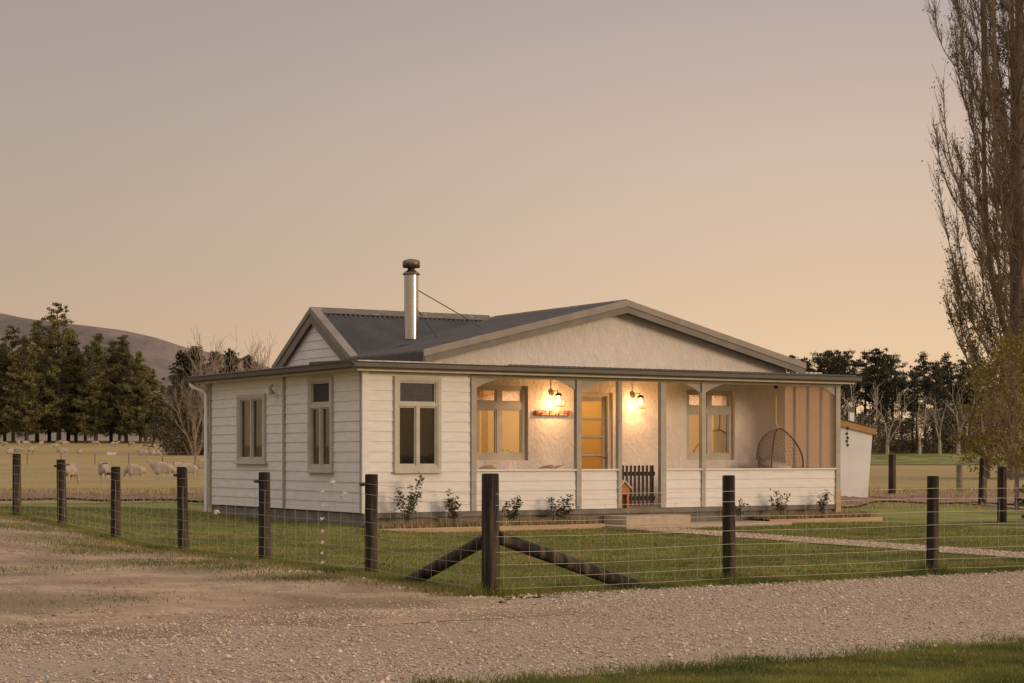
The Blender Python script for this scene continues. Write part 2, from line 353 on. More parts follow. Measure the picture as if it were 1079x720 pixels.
strip('dirt_track', np.arange(-2.2, 30, .25), lambda t: -14, lambda t: -.22+.01*t, 'dirt', .030, nm=110, frame=lambda a, b: XY(b, a), wob=.13, wf=2.6, bumpy=.0045, seed=5)
strip('gravel_road', np.arange(-30, 40, .25), lambda t: -6.4, lambda t: (-.9 if t < -.5 else (-.9+.75*min(1, (t+.5)/1.0))), 'gravel', .026, nm=30, wob=.14, wf=2, seed=6)
strip('grass_verge', np.arange(-14, 40, .25), lambda t: -14, lambda t: -6.02, 'lawn', .032, nm=24, wob=.09, wf=3, seed=7)
strip('gravel_path', np.arange(1.0, 12.4, .15), lambda t: 9.35+.1*(t-1), lambda t: 10.35+.1*(t-1), 'gravel', .024, nm=6, frame=lambda a, b: XY(b, a), wob=.05, wf=3, seed=8)
strip('worn_path', np.arange(9.0, 13.0, .2), lambda t: 51-(t-9)*2.1, lambda t: 51.9-(t-9)*2.1, 'dirt', .03, nm=4, frame=lambda a, b: (a, b), wob=.1, seed=9)
strip('soil_bank', np.arange(-26, 34, .25), lambda t: 44.5+.12*abs(t), lambda t: 51+.1*abs(t), 'soil', .05, nm=24, frame=lambda a, b: (a, b), wob=.5, wf=.8, bumpy=.035, seed=10)
strip('far_meadow', np.arange(5, 130, 2), lambda t: 168, lambda t: 262, 'lawn', .05, nm=14, frame=lambda a, b: (a, b), wob=1, wf=.05, seed=12)
# hills
def ridge(px):
    P = [(-400, 300), (-150, 322), (0, 335), (30, 341), (90, 348), (130, 353), (165, 361), (195, 371), (225, 377), (262, 384), (300, 398), (380, 425), (500, 450), (640, 470)]
    return np.interp(px, [a for a, b in P], [b for a, b in P])
hx = np.linspace(-2100, 330, 220); hy = np.linspace(1900, 4200, 60)
def hillz(X, Y):
    top = (480-ridge(539.5+X/2600*FPX))/FPX*2600
    t = np.clip((Y-1900)/700, 0, 1); u = np.clip((Y-2600)/1600, 0, 1)
    n = np.zeros_like(X)
    for i in range(14):
        f = .004*1.35**i; a = i*2.4
        n += np.sin(f*(X*math.cos(a)+Y*.6*math.sin(a))+i*1.7)*20/(1.28**i)
    prof = t**.85*(1-.5*u**2)
    return 8+top*prof+n*np.sin(np.pi*t)*.8*np.clip(top/150, 0, 1)
grid_sheet('hills', hx, hy, 'hill', fn=hillz)

# ------------------------------------------------------------------ the house
CX0, CY0 = -2.677, 32.5; HR = math.atan2(SA, CA)
def HXY(u, v): return CX0+CA*u-SA*v, CY0+SA*u+CA*v
house = empty('farmhouse', (CX0, CY0, 0), HR, 'white weatherboard farmhouse with grey iron roof, stucco gable and lit front verandah', 'house')
U1 = 11.34; V1 = 7.15; VB = 1.65; Z0 = .26; ZE = 2.86; UB = 2.28; RS = (0, 0, -math.pi/2)
SIDE = lambda v: -v
win_f = [(.62, 1.57, 1.02, 2.73)]
win_s = [(-5.62, -4.24, 1.17, 2.53), (-2.22, -1.20, 1.02, 2.76)]
win_v = [(3.22, 4.56, 1.20, 2.70), (8.55, 9.86, 1.20, 2.70)]
door_h = (5.66, 6.64, .262, 2.60)
# foundation
mb = MB(); mb.box(.02, U1, .03, VB, -.30, Z0-.02); mb.box(.021, UB+.1, VB, V1-.02, -.30, Z0-.021); mb.box(UB+.1, U1-.01, VB, 8.1, -.30, Z0-.022)
mb.build('foundation', 'found', house)
# front weatherboard wall and its skin
mb = MB(); mb.slab(0, UB, Z0, ZE, win_f, 0, .10); mb.boards(lambda z: (.0, UB-.05), Z0, ZE-.01, win_f); mb.build('front_wall', 'board', house)
mb = MB(); mb.slab(-V1, -.10, Z0, ZE, win_s, 0, .10); mb.boards(lambda z: (-V1, -.0), Z0, ZE-.01, win_s); mb.build('side_wall', 'board', house, rot=RS)
# corner boards, batten
mb = MB(); mb.box(-.045, .085, -.046, -.005, Z0-.005, ZE); cb = mb.build('corner_board', 'board', house)
mb = MB(); mb.box(-.046, -.005, -.004, .07, Z0-.005, ZE); mb.build('corner_board', 'trim', house)
mb = MB(); mb.box(SIDE(3.39), SIDE(3.31), -.05, 0, Z0-.004, ZE); mb.build('wall_batten', 'trim', house, rot=RS)
mb = MB(); mb.box(SIDE(V1+.002), SIDE(V1-.09), -.05, 0, Z0-.004, ZE); mb.build('wall_batten', 'trim', house, rot=RS)
# stucco verandah wall with openings, room side wall facing the verandah
mb = MB(); mb.slab(UB, U1, Z0, 3.1, win_v+[door_h], VB, VB+.22); mb.build('stucco_wall', 'stucco', house)
mb = MB(); mb.box(UB-.10, UB, .101, VB, Z0, ZE); mb.build('verandah_end_wall', 'stucco', house)
# rear walls (plain)
mb = MB(); mb.box(UB+.2, U1-.1, 8.0, 8.1, Z0, 3.2); mb.box(U1-.1, U1, VB+.22, 8.1, Z0, 3.1); mb.box(.0, UB+.2, V1-.1, V1, Z0, ZE); mb.build('rear_wall', 'board', house)
# gable wall of roughcast
UA, ZA, SL = 6.77, 4.47, .2434
def mz(u): return ZA-.17-abs(u-UA)*SL
mb = MB(); mb.prism([(2.2, 2.99), (11.30, 2.99), (11.30, mz(11.3)), (UA, mz(UA)), (2.2, mz(2.2))], VB-.02, VB+.2); mb.build('gable_wall', 'stucco', house)
# corrugated sheet helper: profile across, straight down the slope
def corrugated(a0, a1, f, z_off=0, pitch=.12, amp=.033, down=1, thick=.02):
    """f(a) -> (point_top, point_bottom) for position a along the eaves"""
    mbb = MB(); n = int(abs(a1-a0)/pitch*4); row = []
    for i in range(n+1):
        a = a0+(a1-a0)*i/n; t, b = f(a); d = amp*math.cos(2*math.pi*i/4)
        row.append((Vector(t)+Vector((0, 0, d)), Vector(b)+Vector((0, 0, d))))
    vs = [p for r in row for p in r]+[p-Vector((0, 0, thick+amp)) for r in row for p in r]; k = 2*(n+1)
    fs = [(2*i, 2*i+1, 2*i+3, 2*i+2) for i in range(n)]+[(k+2*i, k+2*i+2, k+2*i+3, k+2*i+1) for i in range(n)]
    fs += [(2*i+1, k+2*i+1, k+2*i+3, 2*i+3) for i in range(n)]+[(2*i, 2*i+2, k+2*i+2, k+2*i) for i in range(n)]
    fs += [(0, k, k+1, 1), (2*n, 2*n+1, k+2*n+1, k+2*n)]
    mbb.add(vs, fs); return mbb
UL, UR = 1.96, 11.58; VG = 1.34; VR = 6.5; VF = 4.54
def valley_v(u): return VR-(UA-u)/(UA-UL)*(VR-VF)
main_l = corrugated(VG+.02, VR, lambda v: ((UA, v, ZA), (max(UL, UA-(UA-UL)*min(1, (VR-v)/(VR-VF) if v > VF else 1)), v, ZA-(UA-max(UL, UA-(UA-UL)*min(1, (VR-v)/(VR-VF) if v > VF else 1)))*SL)))
main_l.build('main_roof', 'roof', house)
corrugated(VG+.02, 8.3, lambda v: ((UA, v, ZA), (UR, v, ZA-(UR-UA)*SL))).build('main_roof', 'roof', house)
UG = 2.06; CS = (ZA-3.30)/(VR-VF)
def zg(v): return ZA-abs(v-VR)*CS
corrugated(UG+.02, UA, lambda u: ((u, VR, ZA), (u, valley_v(max(u, UL)), ZA-(VR-valley_v(max(u, UL)))*CS))).build('cross_roof', 'roof', house)
corrugated(UG+.02, UA+4.5, lambda u: ((u, VR, ZA), (u, 8.45, zg(8.45)))).build('cross_roof', 'roof', house)
# ridge caps
def ridgecap(p0, p1, name='ridge_cap'):
    a, b = Vector(p0), Vector(p1); d = (b-a).normalized(); s = d.cross(Vector((0, 0, 1)))
    k = .17; dz = .055 if abs(d.y) > .5 else .10; mbb = MB()
    pr = [(-k, -dz), (-.03, .0), (0, .028), (.03, 0), (k, -dz), (k, -dz-.012), (0, .0), (-k, -dz-.012)]
    vs = [a+s*x+Vector((0, 0, z+.026)) for x, z in pr]+[b+s*x+Vector((0, 0, z+.026)) for x, z in pr]
    mbb.add(vs, [(i, (i+1) % 8, (i+1) % 8+8, i+8) for i in range(8)]+[tuple(range(8))[::-1], tuple(range(8, 16))]); return mbb.build(name, 'ridge', house)
ridgecap((UG, VR, ZA), (UA-.2, VR, ZA)); ridgecap((UA, VG, ZA), (UA, VR+.1, ZA))
# barge boards of the main gable: lighter flashing above, board below
def barge(sgn):
    uo = UL if sgn < 0 else UR
    zo = ZA-abs(uo-UA)*SL
    r = MB(); r.prism([(UA, ZA-.095), (UA, ZA+.035), (uo, zo+.035), (uo, zo-.095)][::(1 if sgn > 0 else -1)], VG-.05, VG+.03); b1 = r.build('barge_flashing', 'bargetop', house)
    r = MB(); r.prism([(UA, ZA-.23), (UA, ZA-.097), (uo, zo-.097), (uo, zo-.23)][::(1 if sgn > 0 else -1)], VG-.03, VG+.02); r.build('barge_board', 'barge', house)
    r = MB(); r.prism([(UA, ZA-.13), (UA, ZA-.115), (uo, zo-.115), (uo, zo-.13)][::(1 if sgn > 0 else -1)], VG+.02, VB+.1); r.build('barge_soffit', 'barge', house)
barge(-1); barge(1)
mb = MB(); mb.box(UL-.01, UL+.04, VG-.03, VF+.2, 2.99, 3.28); mb.build('eave_flashing', 'roof', house)
mb = MB(); mb.box(UL+.05, UL+.10, VG+.05, VF, 2.99, 3.22); mb.build('eave_wall', 'barge', house)
# cross gable: weatherboard triangle facing the left, its barges
gw = MB()
gw.prism([(SIDE(8.3), 2.95), (SIDE(4.5), 2.95), (SIDE(4.5), 3.08), (SIDE(VR), ZA-.24), (SIDE(8.3), 3.10)], .10, .20)
def tri(z):
    hw = (ZA-.22-z)/CS; return (SIDE(VR)-hw, SIDE(VR)+hw)
bw = MB(); bw.boards(tri, 2.95, ZA-.25, [], zbase=2.86)
gw.add([(x, y+.10, z) for x, y, z in bw.v], bw.f)
gwo = gw.build('gable_end', 'board', house, rot=RS); gwo.location = (UG, 0, 0)
for sgn in (-1, 1):
    vo = 4.42 if sgn < 0 else 8.5; zo = zg(vo); a, b = SIDE(VR), SIDE(vo)
    for nm, t0, t1, y0, y1, m_ in (('barge_flashing', -.09, .035, -.04, .03, 'edge'), ('barge_board', -.30, -.092, -.015, .02, 'barge'), ('barge_soffit', -.16, -.14, .02, .10, 'barge')):
        r = MB(); r.prism([(a, ZA+t0), (a, ZA+t1), (b, zo+t1), (b, zo+t0)][::(-sgn)], y0, y1); o = r.build(nm, m_, house, rot=RS); o.location = (UG, 0, 0)
r = MB()                                   # wide edge flashing up the corrugated slope
for sgn, v1 in ((1, 4.42),):
    r.add([(UG-.04, VR, ZA+.05), (UG+.17, VR, ZA+.05), (UG+.17, v1, zg(v1)+.05), (UG-.04, v1, zg(v1)+.05), (UG-.04, VR, ZA+.03), (UG+.17, VR, ZA+.01), (UG+.17, v1, zg(v1)+.01), (UG-.04, v1, zg(v1)+.03)],
          [(0, 3, 2, 1), (4, 5, 6, 7), (1, 2, 6, 5), (0, 4, 7, 3), (3, 7, 6, 2), (0, 1, 5, 4)])
r.build('edge_flashing', 'edge', house)
# low pitched skillion roofs over lean-to and verandah
EO = .25
def zs(u, v): return 2.975+.03*min((u+EO), 2.4 if u < 2.3 else 9)*(1 if u < 2.3 else 0)+.022*min(v+EO, 2)
corrugated(-EO, UR+.05, lambda u: ((u, VG+.4, 3.02), (u, -EO, 2.98))).build('verandah_roof', 'roof', house)
corrugated(VG+.4, V1+.6, lambda v: ((2.4, v, 3.06), (-EO, v, 2.98))).build('lean_to_roof', 'roof', house)
mb = MB(); mb.box(-EO+.01, 2.9, -EO-.005, -EO+.16, 2.985, 3.006); mb.build('roof_flashing', 'iron_w', house)
# fascia, gutters, soffits, ceiling
def gut(x0, x1, y0):         # rectangular-ish gutter section along x facing -y
    g = MB(); pr = [(0, 2.862), (-.085, 2.862), (-.105, 2.885), (-.105, 2.955), (-.118, 2.972), (-.118, 2.980), (-.098, 2.980), (-.098, 2.90), (-.01, 2.90), (0, 2.98)]
    n = len(pr); vs = [(x0, y0+a, z) for a, z in pr]+[(x1, y0+a, z) for a, z in pr]
    g.add(vs, [(i, i+n, (i+1) % n+n, (i+1) % n) for i in range(n)]+[tuple(range(n)), tuple(range(n, 2*n))[::-1]]); return g
g = gut(-EO-.115, UR+.12, -EO+.0); g.build('front_gutter', 'gutter', house)
g = gut(SIDE(V1+.64), SIDE(-EO-.0), -EO+.0); g.build('side_gutter', 'gutter', house, rot=RS)
mb = MB(); mb.box(-EO+.003, UR+.02, -EO+.002, -EO+.03, 2.815, 2.972); mb.build('front_fascia', 'soffit', house)
mb = MB(); mb.box(SIDE(V1+.58), SIDE(-EO+.03), -EO+.002, -EO+.03, 2.822, 2.968); mb.build('side_fascia', 'soffit', house, rot=RS)
mb = MB(); mb.box(-EO+.03, UR, -EO+.03, -.001, 2.842, 2.862); mb.build('eave_soffit', 'soffit', house)
mb = MB(); mb.box(-EO+.03, -.001, .0, V1+.55, 2.842, 2.862); mb.build('eave_soffit', 'soffit', house)
mb = MB(); mb.box(UB+.01, U1, .09, VB-.002, 2.86, 2.89); mb.build('verandah_ceiling', 'soffit', house)
mb = MB(); mb.box(UB-.1, U1+.03, -.035, .085, 2.76, 2.84); mb.build('verandah_beam', 'trim', house)
mb = MB(); mb.box(.0, UB-.1, -.038, -.002, 2.78, 2.842); mb.build('frieze_board', 'soffit', house)
# verandah floor
mb = MB(); mb.box(UB, U1, .0, VB, Z0-.02, Z0); mb.build('verandah_floor', 'floor', house)
# posts with curved brackets
def post(u0, u1, brl=0, brr=0, y0=-.045, y1=.055, mm='trim'):
    mb = MB(); mb.box(u0, u1, y0, y1, Z0, 2.76); p = mb.build('verandah_post', mm, house)
    for sgn, ln in ((-1, brl), (1, brr)):
        if not ln: continue
        x = u0 if sgn < 0 else u1; dr = .20
        arc = [(x+sgn*ln*t, 2.76-dr*(1-t)**1.6) for t in np.linspace(0, 1, 12)]
        poly = [(x, 2.758)]+arc
        b = MB(); b.prism(poly if sgn > 0 else poly[::-1], -.012, .022); bo = b.build('post_bracket', mm, p)
    return p
post(2.235, 2.345, 0, .66); post(4.60, 4.71, .54, .74); post(5.585, 5.67); post(6.62, 6.75); post(7.65, 7.745, .52, .56); post(11.25, 11.37, .46, 0)
mb = MB(); mb.box(11.24, 11.38, -.05, .06, -.10, .55); mb.build('post_base', 'timber', house)
# half walls of weatherboard with white cap
for a, b in ((2.345, 4.60), (4.71, 5.585), (6.75, 7.65), (7.745, 11.25)):
    mb = MB(); mb.box(a, b, 0, .06, Z0, 1.0); mb.boards(lambda z: (a, b), Z0, 1.0, []); hw_ = mb.build('half_wall', 'board', house)
    mb = MB(); mb.box(a-.0, b+.0, -.05, .09, 1.0, 1.035); mb.build('cap_rail', 'board', hw_, bevel=.006)
# ply-lined end wall of the verandah with battens
mb = MB(); mb.box(U1-.062, U1-.058, .06, VB-.002, 1.0, 2.84); mb.build('end_screen', 'mesh', house)
mb = MB(); mb.box(U1-.07, U1+.0, .06, VB-.002, Z0, 1.0); mb.build('end_wall', 'board', house)
for v in (.44, .86, 1.30):
    mb = MB(); mb.box(U1-.11, U1-.071, v-.028, v+.028, 1.0, 2.84); mb.build('screen_stud', 'board', house)
mb = MB(); mb.box(U1-.13, U1-.071, .061, VB-.01, .99, 1.04); mb.build('screen_rail', 'trim', house)
# skirting board below the cladding
mb = MB(); mb.box(-.01, U1+.03, -.022, .028, Z0-.10, Z0-.004); mb.build('base_board', 'found', house)
# windows
def window(x0, x1, z0, z1, panes, glass, y=0, side=False, sill=.06, proud=.045, cas=.07, depth=.09, m_='frame', inset=0):
    lx = [dict(loc=(0, 0, 0)), dict(rot=RS)][side]
    f = MB(); holes = [(a, b, c, d) for a, b, c, d, k in panes]
    f.slab(x0-(cas if not inset else 0)*.0, x1, z0, z1, holes, y-proud, y+depth)
    if not inset:
        f.slab(x0-.012, x1+.012, z0-.012, z1+.012, [(x0+.055, x1-.055, z0+.055, z1-.055)], y-proud-.012, y-.005)
    fo = f.build('window', m_, house, **lx)
    for a, b, c, d, k in panes:
        s_ = MB(); s_.slab(a, b, c, d, [(a+.028, b-.028, c+.028, d-.028)], y+.0-proud*.5+inset*0, y+.03); s_.build('sash', m_, fo)
        g_ = MB(); g_.box(a+.02, b-.02, y+.008, y+.014, c+.02, d-.02); g_.build('pane', {'g': glass, 'o': 'obscure', 'd': 'obscure_dim'}[k], fo)
    s_ = MB(); s_.box(x0-sill, x1+sill, y-proud-.05, y+.01, z0-.05, z0-.013); s_.build('sill', m_, fo, bevel=.005)
    return fo
window(.62, 1.57, 1.02, 2.73, [(.71, 1.48, 2.26, 2.65, 'd'), (.70, 1.06, 1.12, 2.20, 'g'), (1.12, 1.49, 1.12, 2.20, 'g')], 'darkglass', sill=.02)
window(-5.62, -4.24, 1.17, 2.53, [(-5.50, -4.96, 1.24, 2.44, 'g'), (-4.90, -4.36, 1.24, 2.44, 'g')], 'darkglass', side=True, sill=.10)
window(-2.22, -1.20, 1.02, 2.76, [(-2.10, -1.32, 2.28, 2.68, 'd'), (-2.12, -1.74, 1.11, 2.20, 'g'), (-1.68, -1.30, 1.11, 2.20, 'g')], 'darkglass', side=True, sill=.02)
yv = VB+.10
window(3.22, 4.56, 1.20, 2.70, [(3.36, 3.86, 2.37, 2.62, 'o'), (3.97, 4.46, 2.37, 2.62, 'o'), (3.36, 3.86, 1.33, 2.22, 'g'), (3.97, 4.46, 1.33, 2.22, 'g')], 'glass', y=yv, inset=1, sill=0, proud=.03, depth=.08)
window(8.55, 9.86, 1.20, 2.70, [(8.66, 9.16, 2.35, 2.62, 'o'), (9.27, 9.76, 2.35, 2.62, 'o'), (8.66, 9.16, 1.33, 2.20, 'g'), (9.27, 9.76, 1.33, 2.20, 'g')], 'glass', y=yv, inset=1, sill=0, proud=.03, depth=.08)
# front door
dz = [2.44, 2.06, 1.69, 1.31, .93, .56]
df = MB(); df.slab(5.66, 6.64, .262, 2.60, [(5.74, 6.54, .2621, 2.53)], yv-.06, yv+.09); df.build('door_frame', 'soffit', house)
dr = MB(); holes = [(5.83, 6.44, dz[i+1]+.02, dz[i]-.02) for i in range(5)]
dr.slab(5.75, 6.53, .27, 2.52, holes, yv-.0, yv+.045); dro = dr.build('front_door', 'trim', house)
for h_ in holes:
    g_ = MB(); g_.box(h_[0]-.005, h_[1]+.005, yv+.018, yv+.024, h_[2]-.005, h_[3]+.005); g_.build('door_pane', 'frost', dro)
hd = MB(); hd.tube([(6.485, yv-.0, 1.28), (6.485, yv-.06, 1.28), (6.38, yv-.062, 1.28)], .011, 8); hd.lathe([(.022, 1.25), (.024, 1.26), (.022, 1.31)], 10, c=(6.485, yv-.004)); hd.build('door_handle', 'bronze', dro)
# picket gate
gt = empty('picket_gate', (0, 0, 0)); gt.parent = house
for i in range(9):
    x = 5.69+i*.098; pw = .05 if i < 8 else .09
    mb = MB(); mb.prism([(x, .30), (x+pw, .30), (x+pw, 1.10), (x, 1.10)], .12, .14); mb.build('picket', 'gate', gt)
for z in (.44, .93):
    mb = MB(); mb.box(5.68, 6.61, .141, .165, z-.035, z+.045); mb.build('gate_rail', 'gate', gt)
# interiors: three lit rooms, one dim one
mb = MB()
def room(u0, u1, v0, v1, z1=2.86):
    mb.box(u0-.04, u0, v0, v1, Z0, z1); mb.box(u1, u1+.04, v0, v1, Z0, z1); mb.box(u0-.04, u1+.04, v1, v1+.04, Z0, z1); mb.box(u0-.04, u1+.04, v0, v1+.04, z1, z1+.03); mb.box(u0-.04, u1+.04, v0, v1+.04, Z0-.005, Z0+.012)
room(2.45, 5.40, VB+.221, 4.4); room(5.50, 6.95, VB+.221, 3.6); room(7.05, 11.2, VB+.221, 4.6); mb.build('interior_lining', 'int', house)
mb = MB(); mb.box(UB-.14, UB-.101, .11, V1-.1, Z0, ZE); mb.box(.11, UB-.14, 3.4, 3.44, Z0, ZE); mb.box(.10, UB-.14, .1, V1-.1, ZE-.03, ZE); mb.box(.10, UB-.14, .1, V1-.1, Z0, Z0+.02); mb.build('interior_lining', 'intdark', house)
def curtain(x0, x1, z0, z1, y, m_, rot=None, amp=.022, name='curtain'):
    c = MB(); n = 60; vs = []
    for i in range(n+1):
        x = x0+(x1-x0)*i/n; yy = y+amp*math.sin(i*1.15)+amp*.4*math.sin(i*2.9)
        vs += [(x, yy, z0), (x, yy, z1), (x, yy+.004, z0), (x, yy+.004, z1)]
    c.add(vs, [f for i in range(n) for f in ((4*i, 4*i+4, 4*i+5, 4*i+1), (4*i+2, 4*i+3, 4*i+7, 4*i+6))]); return c.build(name, m_, house, rot=rot, smooth=True)
curtain(3.24, 3.62, .9, 2.66, VB+.34, 'curtain'); curtain(9.55, 9.95, .9, 2.66, VB+.34, 'curtain'); curtain(8.40, 8.62, .9, 2.66, VB+.34, 'curtain')
curtain(.66, .92, 1.0, 2.2, .22, 'lace'); curtain(1.10, 1.52, 1.0, 2.2, .22, 'lace')
curtain(-5.58, -4.98, 1.1, 2.5, .14, 'blind', rot=RS); curtain(-4.86, -4.26, 1.1, 2.5, .14, 'blind', rot=RS)
def point(name, u, v, z, e, col=(1, .62, .28), r=.06):
    l = bpy.data.lights.new(name, 'POINT'); l.energy = e; l.color = col; l.shadow_soft_size = r
    o = bpy.data.objects.new(name, l); C.objects.link(o); x, y = HXY(u, v); o.location = (x, y, z); return o
point('room_light', 3.9, 3.2, 2.55, 36, (1, .64, .31)); point('hall_light', 6.1, 2.7, 2.5, 14, (1, .76, .45)); point('room_light', 9.3, 3.3, 2.55, 46, (1, .64, .31))
# downpipe with swan neck
mb = MB(); mb.tube([(-.29, V1+.40, 2.90), (-.29, V1+.40, 2.83), (-.27, V1+.33, 2.77), (-.10, V1+.12, 2.68), (-.085, V1+.05, 2.60), (-.085, V1+.05, -.05)], [.045, .045, .045, .042, .042, .042], 10); dp = mb.build('downpipe', 'white_pl', house, smooth=True)
# small spotlight on the side wall
mb = MB(); mb.lathe([(.075, 0), (.03, .12), (.03, .16)], 12); o = mb.build('floodlight', 'trim', house, loc=(-.12, 3.72, 2.50), rot=(0, R(-18), 0)); 
mb = MB(); mb.tube([(.0, 0, .15), (.09, 0, .17)], .02, 8); mb.build('bracket', 'trim', o)
# flue with cowl and stays
fu, fv = 3.18, 4.03; fl = empty('flue', (fu, fv, 0)); fl.parent = house
mb = MB(); mb.lathe([(.15, 3.55), (.15, 5.06)], 40); mb.lathe([(.153, 4.30), (.153, 4.325)], 40); mb.build('flue_pipe', 'steel', fl, smooth=True)
mb = MB(); mb.lathe([(.165, 5.055), (.185, 5.07), (.17, 5.10), (.10, 5.15), (.075, 5.17), (.075, 5.22), (.07, 5.22)], 24); mb.lathe([(.06, 5.20), (.18, 5.215), (.182, 5.34), (.15, 5.37), (.06, 5.395)], 24); mb.build('cowl', 'cowl', fl, smooth=True)
mb = MB(); mb.lathe([(.25, 3.50), (.24, 3.60), (.19, 3.66), (.165, 3.70), (.165, 3.72)], 24); mb.add([], []); mb.build('boot_flashing', 'roof', fl)
def rz(u): return ZA-(UA-u)*SL
mb = MB(); mb.tube([(.10, -.08, 4.75), (1.55, -.35, rz(fu+1.55)+.01)], .011, 6); mb.build('stay_rod', 'cowl', fl)
mb = MB(); mb.tube([(.10, .08, 4.45), (.75, .20, rz(fu+.75)+.01)], .009, 6); mb.build('stay_rod', 'cowl', fl)
# roof details at the right end of the gable
mb = MB()
for i in range(6): mb.box(11.32+i*.13, 11.40+i*.13, VG-.02, VG+.10, 3.02, 3.14)
mb.box(11.28, 12.0-.1, VG-.03, VG+.12, 2.995, 3.03); mb.build('closure_flashing', 'iron_w', house)

# ------------------------------------------------------------------ things on and about the verandah
def hang(name, u, v, z, label, cat, group=None, rz=0): x, y = HXY(u, v); return empty(name, (x, y, z), HR+rz, label, cat, group)
def lantern(u, z, label):
    e = hang('wall_lantern', u, VB-.02, z, label, 'wall lamp', 'lit lanterns on the verandah wall')
    mb = MB(); mb.tube([(0, .0, .10), (0, -.025, .10)], .055, 16); mb.tube([(0, -.02, .10), (.0, -.07, .14), (.0, -.22, .14), (.0, -.27, .09)], .011, 8); mb.build('arm', 'bronze', e, smooth=True)
    mb = MB(); y = -.27; a, b = .045, .085; zt, zb = .05, -.17
    ct = [(-a, y-a, zt), (a, y-a, zt), (a, y+a, zt), (-a, y+a, zt)]; cb_ = [(-b, y-b, zb), (b, y-b, zb), (b, y+b, zb), (-b, y+b, zb)]
    for i in range(4):
        mb.tube([ct[i], cb_[i]], .0055, 5); mb.tube([ct[i], ct[(i+1) % 4]], .0055, 5); mb.tube([cb_[i], cb_[(i+1) % 4]], .006, 5)
    mb.prism([(-a-.01, zt), (a+.01, zt), (.015, zt+.05), (-.015, zt+.05)], y-a-.01, y+a+.01); mb.build('cage', 'black', e)
    mb = MB(); mb.lathe([(.012, .045), (.014, .01), (.02, 0), (.031, -.03), (.033, -.055), (.022, -.085), (.006, -.095)][::-1], 14, c=(0, y)); mb.build('bulb', 'bulb', e, smooth=True)
    l = bpy.data.lights.new('lantern_glow', 'POINT'); l.energy = 25; l.color = (1, .48, .18); l.shadow_soft_size = .028
    o = bpy.data.objects.new('lantern_glow', l); C.objects.link(o); x, yy = HXY(u, VB-.02-.27); o.location = (x, yy, z-.12)
lantern(5.10, 2.46, 'lit caged lantern on stucco wall above the red brown plank'); lantern(7.13, 2.45, 'lit caged lantern on bare stucco wall right of the front door')
pk = hang('wall_plank', 5.13, VB-.02, 2.16, 'rustic red brown plank with pegs fixed below the left lantern', 'plank')
mb = MB(); mb.box(-.42, .42, -.05, .0, -.05, .05); mb.build('board', 'plank', pk, bevel=.006)
for x in (-.3, -.1, .1, .3):
    mb = MB(); mb.tube([(x, -.048, -.01), (x, -.085, .0)], .012, 8); mb.build('peg', 'drift', pk)
# kennel shaped box
kn = hang('kennel_box', 5.735, .095, Z0, 'small orange timber kennel-shaped box with pale roof beside the picket gate', 'box', rz=.0)
mb = MB(); mb.slab(-.14, .14, 0, .38, [(-.085, .085, .0, .24)], -.13, -.11); mb.box(-.14, -.12, -.11, .0, 0, .38); mb.box(.12, .14, -.11, .0, 0, .38); mb.box(-.14, .14, -.02, -.002, 0, .38)
mb.prism([(-.14, .38), (.14, .38), (0, .47)], -.13, -.01)
for i in range(7):
    t = math.pi*i/6; t2 = math.pi*(i+1)/6
    if i < 6: mb.prism([(.085*math.cos(t), .24+.07*math.sin(t)), (.085*math.cos(t2), .24+.07*math.sin(t2)), (.086*math.cos(t2), .312), (.086*math.cos(t), .312)], -.132, -.108)
mb.build('body', 'kennel', kn)
for s_ in (-1, 1):
    mb = MB(); mb.prism([(0, .50), (s_*.20, .36), (s_*.20, .335), (0, .472)][::s_], -.17, .01); mb.build('roof', 'iron_w', kn)
kn.scale = (.86, .86, 1.12)
# driftwood along the rail
for i, (u, l_, lb, yy) in enumerate(((2.62, .34, 'flat brown driftwood lying at the left end of the verandah rail', .02), (3.98, .40, 'knobbly driftwood piece on the rail below the lit window', .02), (4.18, .30, 'pale thin driftwood stick tilted on the rail', .03))):
    e = hang('driftwood', u, yy, 1.035, lb, 'driftwood', 'driftwood on the verandah rail', rz=.1*i)
    r_ = random.Random(i); pts = [(t*l_-l_/2, .02*math.sin(4*t+i), .022+.05*(t if i == 2 else math.sin(math.pi*t)*.5)) for t in np.linspace(0, 1, 9)]
    mb = MB(); mb.tube(pts, [.008+.022*math.sin(math.pi*(.1+.8*k/8))*(1 if i < 2 else .45)*r_.uniform(.7, 1.2) for k in range(9)], 8); mb.build('stick', 'drift', e, smooth=True)
    if i < 2: mb = MB(); mb.tube([pts[4], (pts[4][0]+.08, .03, .075), (pts[4][0]+.15, .03, .07)], [.015, .01, .004], 6); mb.build('branch', 'drift', e)
# hanging egg chair
ec = hang('hanging_chair', 10.30, .80, 0, 'round brown rattan hanging egg chair on a pale rope at the right of the verandah', 'hanging chair', rz=.25)
ZT, ZB2 = 1.87, .62
def egg(t): # t 0..2pi, outline in (x,z)
    z = (ZT+ZB2)/2+(ZT-ZB2)/2*math.cos(t); k = (ZT-z)/(ZT-ZB2)
    return (.60*math.sin(t)*(.62+.55*k**.8 if k < .7 else .62+.55*.7**.8)*(1.0), z)
rim = [(egg(t)[0], -.10-.20*math.sin((ZT-egg(t)[1])/(ZT-ZB2)*math.pi/1.1), egg(t)[1]) for t in np.linspace(0, 2*math.pi, 49)]
mb = MB(); mb.tube(rim, .016, 8, cap=False); mb.build('rim', 'wicker', ec, smooth=True)
mb = MB()
def shell(t, s):    # s 0 rim .. 1 back centre
    a = s*math.pi/2; p = rim[int(round(t)) % 48]
    cz = 1.2; return (p[0]*math.cos(a), p[1]+.62*math.sin(a), cz+(p[2]-cz)*math.cos(a)*1.0)
